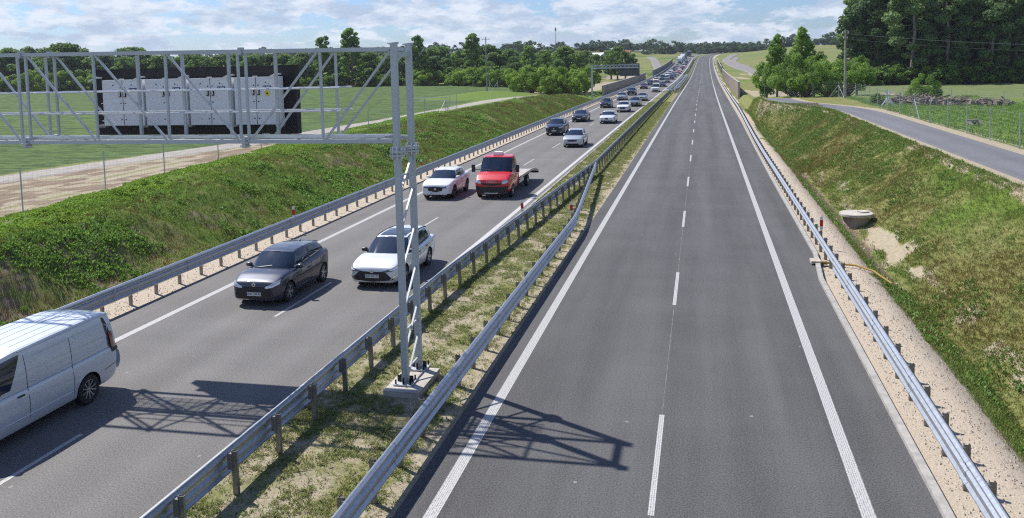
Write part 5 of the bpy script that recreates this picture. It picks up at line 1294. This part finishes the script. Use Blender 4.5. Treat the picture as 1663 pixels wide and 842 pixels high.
# houses among the far trees
def house(label, x, y, w_, d_, h_, rh, roofm, rz=0, z=None):
    z = T(x, y) if z is None else z; t_ = thing('house', label, 'house', (x, y, z - .3), rz)
    b = MB(); b.box((0, 0, h_ / 2), (w_, d_, h_), 'plaster'); b.prism([(-d_ / 2 + .01, h_), (d_ / 2 - .01, h_), (0, h_ + rh * .97)], -w_ / 2 + .01, w_ / 2 - .01, 'plaster', 'x'); b.build('wall', t_)
    b = MB()
    for s in (-1, 1):
        n = Vector((0, s * rh, d_ / 2)).normalized(); a = [Vector((-w_ / 2 - .4, 0, h_ + rh)), Vector((w_ / 2 + .4, 0, h_ + rh)), Vector((w_ / 2 + .4, s * (d_ / 2 + .5), h_ - rh / d_)), Vector((-w_ / 2 - .4, s * (d_ / 2 + .5), h_ - rh / d_))]
        b.add([q + n * .05 for q in a] + [q + n * .22 for q in a], [(0, 1, 2, 3), (4, 5, 6, 7), (0, 1, 5, 4), (1, 2, 6, 5), (2, 3, 7, 6), (3, 0, 4, 7)], roofm)
    ro = b.build('roof', t_); b = MB(); b.box((w_ * .2, d_ * .1, h_ + rh), (.8, .8, 1.4), 'roof_tile'); b.build('chimney', ro)
    for k in range(3):
        b = MB(); b.box((-w_ * .3 + k * w_ * .3, -d_ / 2 - .03, h_ * .55), (1.2, .08, 1.3), 'house_window'); b.build('window', t_)
house('cream house with orange red tiled roof showing above the left trees', -82, 560, 12, 9, 5.0, 3.2, 'roof_tile', .3, 5.6)
house('long building with a pale metal roof right of the tiled house', -71, 575, 16, 11, 4.0, 2.2, 'roof_grey', -.5, 6.2)
house('lower house with brownish roof among the far trees', -66, 590, 11, 9, 4.0, 2.4, 'roof_tile', .1, 5.4)
house('dark roofed house on the skyline left of the far hill', -58.5, 640, 12, 9, 4, 2.4, 'roof_tile', .0, 7.8)
house('small white farm building beyond the left field trees', -142, 300, 9, 7, 3, 2, 'roof_grey', .2)

# ---------------------------------------------------------------- trees
def leaf_cloud(rng_, blobs, n, size, droop=0):
    """blobs (k,6): centre + radii ; returns verts, faces, tint of n leaf quads through the blobs' shells"""
    bl = np.array(blobs); vol = (bl[:, 3] * bl[:, 4] + bl[:, 4] * bl[:, 5]); pi_ = rng_.choice(len(bl), n, p=vol / vol.sum()); B_ = bl[pi_]
    d = rng_.normal(size=(n, 3)); d /= np.linalg.norm(d, axis=1)[:, None]; rad = rng_.uniform(.45, 1.08, n) ** .6
    c = B_[:, :3] + d * B_[:, 3:6] * rad[:, None]; c[:, 2] -= droop * rng_.random(n)
    nrm = d + rng_.normal(size=(n, 3)) * .7 + np.array([0, 0, .35]); nrm /= np.linalg.norm(nrm, axis=1)[:, None]
    a = np.cross(nrm, rng_.normal(size=(n, 3))); a /= np.linalg.norm(a, axis=1)[:, None]; bb = np.cross(nrm, a)
    s = size * rng_.uniform(.6, 1.5, n)[:, None]; a = a * s; bb = bb * s * rng_.uniform(.5, .9, n)[:, None]
    V = np.stack([c - a, c - bb * .9, c + a * 1.1, c + bb], 1).reshape(-1, 3); F = np.arange(4 * n).reshape(n, 4)
    tb = rng_.random(len(bl)); tint = np.clip(.6 * tb[pi_] + .4 * rng_.random(n), 0, 1); return V, F, tint
def tree_proto(name, seed, H0, kind, leafm, n, size, label, cat='tree', group=None):
    r_ = np.random.default_rng(seed); root = thing(name, label, cat, (0, 0, -500), group=group); tk = MB(); blobs = []; limbs = []
    def limb(p0, p1, r0, r1):
        m_ = (Vector(p0) + Vector(p1)) / 2 + Vector(r_.normal(size=3) * .03 * H0); tk.tube([p0, m_, p1], [r0, (r0 + r1) / 2, r1], 'bark', 6)
    lean = r_.normal(size=2) * .02 * H0
    if kind == 'round':
        tk.tube([(0, 0, -.3), (0, 0, H0 * .3), (lean[0], lean[1], H0 * .72)], [.03 * H0, .02 * H0, .008 * H0], 'bark', 8)
        for i in range(34):
            t = (i + .5) / 34; z = H0 * (.20 + .70 * t); rr = H0 * .36 * math.sin(math.pi * (.12 + .8 * t)) ** .7; a = i * 2.4 + r_.random(); rad = rr * r_.uniform(.3, 1.08); br = H0 * r_.uniform(.05, .115)
            p = (rad * math.cos(a), rad * math.sin(a), z); blobs.append((*p, br * 1.15, br * 1.15, br * .85)); 
            if i % 3 == 0: limb((0, 0, z * .55), p, .010 * H0, .003 * H0)
        for i in range(6): blobs.append((r_.normal() * .06 * H0, r_.normal() * .06 * H0, H0 * r_.uniform(.78, .93), H0 * .09, H0 * .09, H0 * .08))
    elif kind == 'open':                                         # tall, loose, see-through crown
        tk.tube([(0, 0, -.3), (lean[0], lean[1], H0 * .4), (0, 0, H0 * .9)], [.022 * H0, .015 * H0, .004 * H0], 'bark', 8)
        for i in range(22):
            t = (i + .5) / 22; z = H0 * (.30 + .66 * t); rad = H0 * .17 * (1.1 - t * .6) * r_.uniform(.5, 1.15); a = i * 2.4 + r_.random(); br = H0 * r_.uniform(.035, .075)
            p = (rad * math.cos(a), rad * math.sin(a), z); blobs.append((*p, br * 1.2, br * 1.2, br * .8)); limb((0, 0, z - H0 * .09), p, .007 * H0, .002 * H0)
    elif kind == 'bush':
        for i in range(34):
            a = i * 2.4; rad = H0 * .62 * math.sqrt((i + .5) / 34); z = H0 * r_.uniform(.05, .86) * (1.1 - .8 * rad / H0); br = H0 * r_.uniform(.07, .17); p = (rad * math.cos(a), rad * math.sin(a), z + .1 * H0)
            blobs.append((*p, br, br, br * .9)); limb((0, 0, 0), p, .012 * H0, .004 * H0)
    elif kind == 'forest':                                       # high crown above a visible bare stem
        tk.tube([(0, 0, -.3), (lean[0], lean[1], H0 * .5), (0, 0, H0 * .93)], [.016 * H0, .012 * H0, .004 * H0], 'bark_light', 7)
        for i in range(30):
            t = (i + .5) / 30; z = H0 * (.16 + .80 * t); rad = H0 * .17 * (.6 + .7 * math.sin(math.pi * t)) * r_.uniform(.3, 1.05); a = i * 2.4 + r_.random(); br = H0 * r_.uniform(.035, .07) * (.7 + .5 * t)
            p = (rad * math.cos(a), rad * math.sin(a), z); blobs.append((*p, br * 1.2, br * 1.2, br * .9)); 
            if i % 2: limb((0, 0, z - H0 * .07), p, .005 * H0, .0015 * H0)
    elif kind == 'conic':
        tk.tube([(0, 0, -.3), (0, 0, H0 * .9)], [.022 * H0, .005 * H0], 'bark', 8)
        for i in range(30):
            t = (i + .5) / 30; z = H0 * (.18 + .76 * t); rad = H0 * .30 * (1 - t) ** .75 * r_.uniform(.5, 1.0); a = i * 2.4 + r_.random(); br = H0 * .095 * (1.25 - t * .8)
            p = (rad * math.cos(a), rad * math.sin(a), z); blobs.append((*p, br * 1.15, br * 1.15, br * .8))
            if i % 3 == 0: limb((0, 0, z * .9), p, .007 * H0, .002 * H0)
    V, F, ti = leaf_cloud(r_, blobs, n, size, .01 * H0)
    V[:, 2] = np.maximum(V[:, 2], .02)
    link(bpy.data.objects.new('crown', np_mesh('crown', V, F, leafm, ti)), root); tk.build('trunk', root); return root
TP = {}
def tp(key, *a, **k): TP.setdefault(key, []).append(tree_proto(*a, **k))
for s_ in range(3): tp('dark', 'tree', 11 + s_, 12.0, 'round', 'leaf_dark', 6500, .24, 'x')
for s_ in range(2): tp('poplar', 'poplar_tree', 21 + s_, 17.0, 'open', 'leaf_mid', 4200, .26, 'x')
for s_ in range(3): tp('bush', 'bush', 31 + s_, 7.0, 'bush', 'leaf_bright', 9000, .15, 'x')
for s_ in range(4): tp('forest', 'forest_tree', 41 + s_, 21.0, 'forest', 'leaf_forest', 8500, .25, 'x')
for s_ in range(2): tp('conif', 'tree', 51 + s_, 10.0, 'conic', 'leaf_mid', 9000, .135, 'x')
tp('cldark', 'tree', 61, 8.0, 'round', 'leaf_mid', 9000, .125, 'x')
for s_ in range(2): tp('clbush', 'bush', 64 + s_, 6.5, 'bush', 'leaf_mid', 9000, .11, 'x')
tp('under', 'bush', 71, 5.0, 'bush', 'leaf_mid', 3000, .2, 'x')
for s_ in range(2): tp('far', 'tree', 81 + s_, 12.0, 'bush', 'leaf_far', 1500, .55, 'x')
H0 = dict(dark=12, poplar=17, bush=7, forest=21, conif=10, cldark=8, clbush=6.5, under=5, far=12)
used_p = set(); random.seed(4)
def plant(key, x, y, h, label, cat, group, wide=1.0, i=None):
    L_ = TP[key]; p = L_[random.randrange(len(L_)) if i is None else i % len(L_)]
    if p.name in used_p: r_ = copy_tree(p)
    else: r_ = p; used_p.add(p.name)
    k = h / H0[key]; r_.scale = (k * wide, k * wide, k); r_.location = (x, y, T(x, y) - .1); r_.rotation_euler = (0, 0, random.uniform(0, 6.28)); r_['label'] = label; r_['category'] = cat; r_['group'] = group
    for g in [r_]: pass
    return r_
LEFT=[('dark', -252.8, 262, 16.0), ('dark', -253.0, 270, 17.4), ('dark', -249.4, 275, 17.9), ('dark', -235.1, 268, 16.4), ('dark', -221.5, 262, 18.6), ('dark', -224.0, 275, 14.4), ('dark', -213.8, 272, 13.7), ('dark', -197.3, 262, 12.7), ('dark', -194.9, 268, 14.0), ('dark', -186.1, 266, 12.9), ('dark', -182.0, 270, 12.4), ('dark', -169.0, 262, 12.9), ('dark', -165.6, 268, 13.2), ('dark', -160.2, 270, 12.7), ('dark', -149.0, 262, 11.9), ('dark', -145.8, 268, 12.7), ('dark', -138.8, 266, 11.7), ('dark', -130.4, 262, 12.3), ('dark', -121.0, 268, 12.1), ('dark', -108.0, 266, 11.3), ('dark', -99.9, 262, 10.6), ('dark', -85.2, 262, 9.9), ('dark', -81.9, 266, 9.0), ('poplar', -123.1, 262, 17.1), ('poplar', -111.2, 258, 19.3), ('poplar', -88.2, 258, 16.2), ('poplar', -73.3, 268, 16.8), ('poplar', -53.2, 262, 12.5), ('bush', -239.4, 256, 8.1), ('bush', -229.0, 256, 8.8), ('bush', -213.9, 256, 9.3), ('bush', -206.6, 256, 7.4), ('bush', -196.4, 256, 6.3), ('bush', -126.0, 256, 4.5), ('bush', -116.9, 256, 4.7), ('bush', -104.2, 256, 4.0), ('bush', -97.9, 256, 5.1), ('bush', -84.4, 254, 6.4), ('bush', -73.2, 252, 6.1), ('bush', -64.3, 246, 7.4), ('bush', -55.7, 240, 6.9), ('dark', -68.0, 275, 11.5), ('dark', -59.5, 270, 9.7), ('dark', -46.6, 255, 10.3), ('bush', -42.9, 205, 7.4), ('bush', -37.7, 200, 8.2), ('bush', -31.1, 185, 7.6), ('bush', -27.7, 190, 7.8), ('bush', -27.3, 178, 5.8), ('bush', -31.3, 178, 5.0), ('bush', -37.1, 185, 6.0), ('dark', -50.4, 300, 10.3), ('dark', -49.3, 330, 10.0), ('dark', -45.8, 340, 11.0), ('dark', -40.2, 330, 9.3), ('dark', -40.3, 240, 8.1), ('dark', -38.3, 300, 6.1), ('dark', -28.1, 290, 12.0), ('dark', -25.0, 285, 10.2), ('dark', -31.3, 300, 10.9)]
CLU=[('conif', 10.6, 128, 9.1), ('conif', 15.3, 140, 10.7), ('dark', 17.7, 145, 8.0), ('bush', 12.1, 120, 6.5), ('bush', 17.0, 124, 6.9), ('bush', 19.1, 122, 6.5), ('bush', 13.5, 118, 6.0), ('dark', 25.1, 150, 7.1), ('dark', 9.3, 130, 6.2)]
FOR=[('forest', 34.7, 214, 18.6), ('forest', 36.4, 215, 17.7), ('forest', 38.2, 219, 19.4), ('forest', 40.2, 222, 18.9), ('forest', 40.1, 213, 19.2), ('forest', 42.2, 215, 25.1), ('forest', 44.6, 217, 22.0), ('forest', 46.6, 218, 26.0), ('forest', 45.5, 205, 22.7), ('forest', 50.1, 217, 22.2), ('forest', 53.1, 221, 20.3), ('forest', 52.4, 212, 18.9), ('forest', 52.9, 206, 17.8), ('forest', 57.9, 221, 24.4), ('forest', 56.3, 209, 20.0), ('forest', 58.0, 210, 22.0), ('forest', 62.5, 220, 21.0), ('forest', 64.0, 219, 17.9), ('forest', 62.4, 207, 19.2), ('forest', 68.4, 220, 17.5), ('forest', 66.1, 208, 18.8), ('forest', 68.2, 209, 19.9), ('forest', 73.7, 222, 18.3), ('forest', 71.1, 211, 18.1), ('forest', 74.5, 218, 22.7), ('forest', 75.3, 215, 24.4), ('forest', 74.7, 210, 18.5), ('forest', 77.7, 213, 16.5), ('forest', 76.5, 205, 21.3), ('forest', 79.1, 208, 23.6), ('forest', 80.2, 207, 18.9), ('forest', 82.4, 210, 17.0), ('forest', 84.7, 211, 16.8), ('forest', 88.0, 216, 20.1), ('forest', 89.2, 215, 19.6), ('forest', 89.8, 212, 19.7), ('forest', 90.0, 209, 21.6), ('forest', 94.2, 214, 19.6), ('forest', 95.1, 214, 20.4), ('forest', 96.6, 215, 18.8), ('forest', 96.2, 212, 18.5), ('forest', 100.0, 217, 21.0)]
FART=[('far', -42.4, 760, 11.0), ('far', -35.2, 780, 10.0), ('far', -27.7, 800, 10.0), ('far', -22.1, 800, 12.1), ('far', -15.4, 800, 12.5), ('far', -10.1, 820, 13.2), ('far', -3.3, 820, 14.2), ('far', 3.5, 830, 14.2), ('far', 10.3, 830, 15.2), ('far', 17.1, 830, 15.0), ('far', 23.1, 840, 15.6), ('far', 28.8, 840, 15.4), ('far', 34.9, 850, 13.1), ('far', 42.3, 850, 11.7), ('far', 52.1, 870, 12.3), ('far', 59.7, 880, 11.0), ('far', -54.4, 740, 11.1), ('far', -60.6, 720, 10.0), ('far', -44.0, 700, 8.3), ('far', -81.6, 700, 10.3), ('far', -78.7, 720, 11.5), ('far', -89.2, 700, 11.0), ('far', -67.5, 700, 8.9), ('far', 120.6, 700, 4.8), ('far', 127.3, 700, 5.6), ('far', 117.1, 720, 5.1), ('far', 110.2, 720, 4.8), ('far', 96.3, 720, 4.7), ('far', 100.4, 700, 4.4), ('far', 90.7, 720, 5.8), ('far', 84.3, 730, 6.1), ('far', 71.8, 760, 6.3)]
POPL = iter(['broad crowned tall tree above the message board end, left of the split one', 'tallest split crowned tree behind the gantry', 'tall leafy tree just right of the gantry posts', 'lone tall ragged tree left of the left utility pole', 'pointed light tree top above the bush belt right of the left utility pole'])
lab_dark = 'dark broadleaf tree in the belt behind the left green field'; lab_bush = 'bright green bush along the foot of the tree belt behind the left field'
lab_near = 'bushy bright tree in the thicket between the grassy mound and the far gantry'; lab_mid = 'dark tree standing among the far thicket left of the carriageways'
MID = iter(['dark tree right of the tall left utility pole, at the end of the left belt', 'dark tree behind the near thicket, leftmost of the far group', 'tall dark tree far behind the near thicket under the radio mast', 'tallest dark tree of the far group left of the far gantry', 'dark tree in front of the tiled roof houses', 'lower dark tree just left of the far gantry post', 'small dark tree behind the far gantry truss', 'dark tree between the houses and the far gantry', 'dark tree at the rear of the far thicket', 'dark far tree near the long pale roof'])
NEAR = iter(['bushy tree at the left rear of the thicket beside the grassy mound', 'tall bushy tree in the middle rear of the near thicket', 'large bright tree at the front of the near thicket', 'highest crown of the near thicket, close to the far gantry post', 'low leafy tree at the front right foot of the near thicket', 'lowest bushy tree at the front centre of the near thicket', 'bushy tree at the front left of the near thicket, above the mound'])
BUSH = iter(['%s bright bush under the left tree belt, counted from the left edge' % w_ for w_ in ('first', 'second', 'third', 'fourth', 'fifth', 'sixth', 'seventh', 'eighth', 'ninth')] + ['bright bush just right of the gantry posts', 'bright bush left of the tall left utility pole', 'large light green bush behind the tall left utility pole', 'light green bush right of the tall left utility pole'])
for kind, x, y, h in LEFT:
    if kind == 'poplar': plant('poplar', x, y, h, next(POPL), 'tree', 'tall trees over the left belt')
    elif kind == 'dark' and y in (290, 285): plant('dark', x, y, h, 'leafy round tree right behind the far gantry board' if y == 290 else 'darker round tree beside the far gantry board', 'tree', 'round trees behind the far gantry')
    elif kind == 'dark' and y < 260 or y > 280: plant('dark', x, y, h, next(MID), 'tree', 'dark trees among the far thicket')
    elif kind == 'dark': plant('dark', x, y, h * random.uniform(.92, 1.04), lab_dark, 'tree', 'trees of the left belt', 1.15)
    elif y < 210: plant('bush', x, y, h, next(NEAR), 'tree', 'bushy trees of the near thicket', 1.0)
    else: plant('bush', x, y, h, next(BUSH), 'bush', 'bushes along the left tree belt', 1.2)
for i in range(34): plant('dark', -262 + i * 6.6, 276 + (i % 4) * 4, random.uniform(10, 13.5) * (1.25 if i < 8 else 1), lab_dark, 'tree', 'trees of the left belt', 1.35)
for i in range(26):                                              # low undergrowth closing the belt
    x = -250 + i * 7.4; plant('under', x, 259 + (i % 3) * 2, random.uniform(4, 6.5), 'low green undergrowth shrub at the foot of the left tree belt', 'bush', 'undergrowth of the left belt', 1.5)
for i in range(12): plant('dark', -262 - i * 8, 268 + random.uniform(-4, 4), random.uniform(14, 18), lab_dark, 'tree', 'trees of the left belt')
CL_lab = ['slender cone shaped tree, leftmost of the right roadside cluster', 'tallest pointed tree in the right roadside cluster', 'dark tree between the pointed one and the concrete pole', 'round grey green bush under the pointed trees', 'bright leafy bush left of the concrete pole', 'leafy bush right beside the concrete pole', 'low round bush in front of the right cluster', 'dark tree behind the concrete pole', 'low dark tree at the left foot of the cluster']
for (kind, x, y, h), lb in zip(CLU, CL_lab):
    key = {'conif': 'conif', 'dark': 'cldark', 'bush': 'clbush'}[kind]; plant(key, x, y, h * (1.10 if key == 'conif' else .95), lb, 'bush' if kind == 'bush' else 'tree', 'trees of the right roadside cluster', .85 if key == 'conif' else .92)
for kind, x, y, h in FOR:
    plant('forest', x, y, max(19.5, h) * random.uniform(1.0, 1.12) if x > 39 else h, 'tall dark tree in the dense forest row behind the right field', 'tree', 'forest trees behind the right field', 1.15)
for i in range(30): plant('forest', 40 + i * 2.3, random.uniform(224, 240), random.uniform(20, 25), 'tall dark tree in the dense forest row behind the right field', 'tree', 'forest trees behind the right field', 1.3)
for i in range(24): plant('under', 36 + i * 2.6, random.uniform(202, 206) + i * .2, random.uniform(3, 5.5), 'green undergrowth shrub at the foot of the right forest', 'bush', 'undergrowth of the right forest', 1.3)
for kind, x, y, h in FART: plant('far', x, y, max(5, (h + 8 - T(x, y)) * 1.0), 'small distant tree on the skyline beyond the carriageways', 'tree', 'distant skyline trees', 1.25)
for i in range(60): x = -420 + i * 9.0; plant('far', x, 640 + 40 * math.sin(i * 1.7) + (120 if x > -70 else 0), random.uniform(8, 12), 'small distant tree on the skyline beyond the carriageways', 'tree', 'distant skyline trees', 1.5)
plant('clbush', 24.5, 103.5, 3.6, 'single dark green shrub growing out of the brush heap', 'shrub', 'shrubs near the right field', .8)
plant('under', 18.6, 98.5, 1.6, 'small shrub by the leaning steel struts', 'shrub', 'shrubs near the right field', .8)
plant('under', 33.5, 97, 1.7, 'small dark shrub at the right end of the field edge', 'shrub', 'shrubs near the right field', 1)
for L_ in TP.values():
    for p in L_:
        if p.name not in used_p:
            for c in kids(p): bpy.data.objects.remove(c)
            bpy.data.objects.remove(p)

# ---------------------------------------------------------------- weeds, grass and stones (uncountable)
def scatter(name, x, y, size, m, seed, leaves=6, upright=.5, leafw=.5, flat=False):
    r_ = np.random.default_rng(seed); n = len(x); z = Tz(x, y); N_ = n * leaves
    cx_ = np.repeat(x, leaves) + r_.normal(size=N_) * np.repeat(size, leaves) * .45; cy_ = np.repeat(y, leaves) + r_.normal(size=N_) * np.repeat(size, leaves) * .45
    s = np.repeat(size, leaves) * r_.uniform(.5, 1.1, N_); cz = np.repeat(z, leaves) + s * r_.uniform(0, .5, N_)
    a = r_.uniform(0, 2 * np.pi, N_); el = r_.uniform(.1, 1.2, N_) * upright + (.9 if not flat else .1) * upright
    d = np.stack([np.cos(a) * np.cos(el), np.sin(a) * np.cos(el), np.sin(el)], 1); sd_ = np.stack([-np.sin(a), np.cos(a), np.zeros(N_)], 1)
    c = np.stack([cx_, cy_, cz], 1); L_ = s[:, None]; w_ = L_ * leafw
    V = np.stack([c, c + d * L_ * .5 + sd_ * w_ * .5, c + d * L_, c + d * L_ * .5 - sd_ * w_ * .5], 1).reshape(-1, 3)
    tint = np.clip(np.repeat(r_.random(n) * .6, leaves) + r_.random(N_) * .4, 0, 1)
    o = link(bpy.data.objects.new(name, np_mesh(name, V, np.arange(4 * N_).reshape(N_, 4), m, tint))); return tag(o, kind='stuff')
rg = np.random.default_rng(99)
def area(n, x0, x1, y0, y1, near_bias=1.6):
    t = rg.random(n) ** near_bias; y = y0 + (y1 - y0) * t; return rg.uniform(x0, x1, n), y
# leafy weeds on left slope and crest; slope's shade put into darker leaf colour
XCX, XCY = [10, 15, 26, 35, 50, 62, 85, 110, 140, 170], [-24.5, -25, -26, -27.5, -29, -30.3, -31, -30.5, -28.5, -25]
x, y = area(90000, -33, -20.2, 17, 100, 1.5)
xc_ = np.interp(y, XCX, XCY); pn = fbm(x * .5, y * .42); dz = x - xc_
keep = (x > xc_ - 2.0 - 1.2 * pn) & (rg.random(len(x)) < np.clip((pn - .50) * 5 + .9 * (1 - smooth01(.3, 2.4, dz)), .03, 1)) & ~((x > -23.8) & (y < 36) & (pn < .56))
x, y = x[keep], y[keep]; br = (x - np.interp(y, XCX, XCY)) < 1.3 + 1.6 * (fbm(x * .3 + 8, y * .3) - .5)
scatter('weeds', x[br], y[br], .045 + .05 * fbm(x[br] * .9, y[br] * .9) + .0010 * y[br], 'weed_bright', 1, 7, .55, .6)
scatter('weeds', x[~br], y[~br], .06 + .09 * fbm(x[~br] * 1.4, y[~br] * 1.4) + .0010 * y[~br], 'weed_leaf', 21, 7, .6, .55)
x, y = area(80000, -31, -20.0, 17, 165, 1.5); xc_ = np.interp(y, XCX, XCY); pn = fbm(x * .5, y * .42); keep = (x > xc_ + .2) & (rg.random(len(x)) < np.clip((.70 - pn) * 5, .25, .95)); x, y = x[keep], y[keep]
t_ = fbm(x * 1.3 + 50, y * 1.1) > .44
scatter('grass', x[t_], y[t_], .10 + .0010 * y[t_], 'grass_mix', 12, 7, .9, .20); scatter('dry_grass', x[~t_], y[~t_], .10 + .0009 * y[~t_], 'grass_olive', 2, 7, .9, .16)
# right slope
x, y = area(130000, 6.1, 12.8, 14, 128, 1.5); uc_ = 12.5 - 5 * smooth01(86, 108, y); pn = fbm(x * .6 + 7, y * .35); keep = (x < uc_) & (rg.random(len(x)) < np.clip((pn - .34) * 4 + .3 * (x > 11.2) + .2 * (x < 7.4), .45, 1)); keep &= ~((y > 33.5) & (y < 44.5) & (np.abs(x - 8.0) < (.42 + (fbm(x * 1.1 + 9, y * .9 + 4) - .5) * 1.5) * np.clip((44.5 - y) / 3, 0, 1) * np.clip((y - 33.5) / 3, 0, 1))); keep &= ~((y > 33) & (y < 66) & (x > 6.5) & (x < 7.5) & (rg.random(len(x)) < .85)); x, y = x[keep], y[keep]
t_ = fbm(x * .45 + 20, y * .22) + .25 * (rg.random(len(x)) - .5) > .46
scatter('grass', x[t_], y[t_], .05 + .04 * rg.random(t_.sum()) + .0008 * y[t_], 'grass_mix', 3, 7, .75, .20); scatter('grass', x[~t_], y[~t_], .05 + .04 * rg.random((~t_).sum()) + .0008 * y[~t_], 'grass_olive', 23, 7, .75, .18)
x, y = area(30000, 6.05, 12.9, 14, 110, 1.5); uc_ = 12.6 - 5 * smooth01(86, 108, y); pn = fbm(x * .5 + 70, y * .3 + 3); keep = (x < uc_) & ~((y > 34) & (y < 44.5) & (np.abs(x - 8.0) < .4)) & ~((y > 33) & (y < 66) & (x > 6.5) & (x < 7.5)) & ((pn > .54) | (x < 7.3) & (pn > .42) | (x > uc_ - 1.2) & (pn > .42)); x, y = x[keep], y[keep]
scatter('weeds', x, y, .05 + .07 * rg.random(len(x)) + .0008 * y, 'weed_leaf', 4, 6, .55, .5)
x, y = area(30000, 5.9, 12.4, 14, 100, 1.4); pn = fbm(x * .6 + 7, y * .35); keep = (pn < .54) & ~((y > 34) & (y < 44.5) & (np.abs(x - 8.0) < .4)) & ~((y > 33) & (y < 66) & (x > 6.5) & (x < 7.5)); scatter('dry_grass', x[keep], y[keep], .06 + .0008 * y[keep], 'grass_dry', 5, 6, .8, .13)
# median: low, clumpy turf on sandy soil
x, y = area(110000, -9.0, -5.25, 7, 150, 2.0); pn = fbm(x * 2.2 + 3, y * 1.9 + 9, 4); keep = rg.random(len(x)) < np.clip((pn - .40 + .10 * smooth01(35, 90, y)) * 6, .09, 1) * np.where(x > -5.55, .25, 1); keep &= ~((np.abs(x + 6.88) < .5) & (np.abs(y - 18.88) < .9)); x, y = x[keep], y[keep]
scatter('grass', x, y, .028 + .03 * rg.random(len(x)) + .0007 * y, 'grass_median', 6, 8, .42, .34)
x, y = area(16000, -9.0, -5.3, 7, 60, 1.8); pn = fbm(x * 2.0 + 30, y * 1.7 + 9); keep = (pn > .60) & ~((np.abs(x + 6.88) < .5) & (np.abs(y - 18.88) < .9)); scatter('weeds', x[keep], y[keep], .035 + .03 * rg.random(keep.sum()), 'weed_leaf', 7, 7, .6, .35)
# grass behind the right path and around the mound
x, y = area(14000, 17.3, 32, 40, 112, 1.0); scatter('grass', x, y, .16 + .1 * rg.random(len(x)), 'weed_leaf', 8, 5, .8, .2)
# stones on the verges
x, y = area(9000, 4.25, 6.2, 8, 60, 1.6); x2, y2 = area(2500, -19.3, -18.0, 15, 50, 1.4); x3, y3 = area(2500, -9, -5.3, 8, 40, 1.5)
x = np.concatenate([x, x2, x3]); y = np.concatenate([y, y2, y3]); n = len(x); s = .010 + .022 * rg.random(n) ** 3; z = Tz(x, y)
T4 = np.array([[1, 0, -.3], [-.5, .87, -.3], [-.5, -.87, -.3], [0, 0, .9]]); ang = rg.uniform(0, 6.28, n); ca, sa = np.cos(ang), np.sin(ang)
V = np.stack([np.stack([x + s * (ca * q[0] - sa * q[1]), y + s * (sa * q[0] + ca * q[1]), z + .01 + s * q[2]], 1) for q in T4], 1).reshape(-1, 3)
k4 = np.arange(n)[:, None] * 4; F = np.concatenate([k4 + np.array(f) for f in ((0, 1, 3), (1, 2, 3), (2, 0, 3))])
tag(link(bpy.data.objects.new('gravel', np_mesh('gravel', V, F, 'stone'))), kind='stuff')
# larger stones along the ditch
b = MB(); random.seed(12)
for k in range(170):
    y = random.uniform(31, 64); x = 7.05 + random.gauss(0, .3); s_ = random.uniform(.03, .085); b.box((x, y, T(x, y) + s_ * .2), (s_, s_ * 1.3, s_ * .7), 'stone', Matrix.Rotation(random.uniform(0, 3), 3, Vector((random.random(), random.random(), 1)).normalized()), .75)
tag(b.build('rubble'), kind='stuff')
# thin summer haze over the whole valley
hv = bpy.data.materials.new('haze'); hv.use_nodes = True; t = hv.node_tree
for n_ in list(t.nodes):
    if n_.type != 'OUTPUT_MATERIAL': t.nodes.remove(n_)
pv = t.nodes.new('ShaderNodeVolumePrincipled'); pv.inputs['Density'].default_value = 0.00011; pv.inputs['Color'].default_value = (.80, .88, 1.0, 1); pv.inputs['Anisotropy'].default_value = .2
t.links.new(pv.outputs[0], t.nodes['Material Output'].inputs['Volume'])
M['haze'] = hv; hb = MB(); hb.box((0, 3300, 19.5), (6400, 9200, 47), 'haze'); tag(hb.build('haze'), kind='stuff')
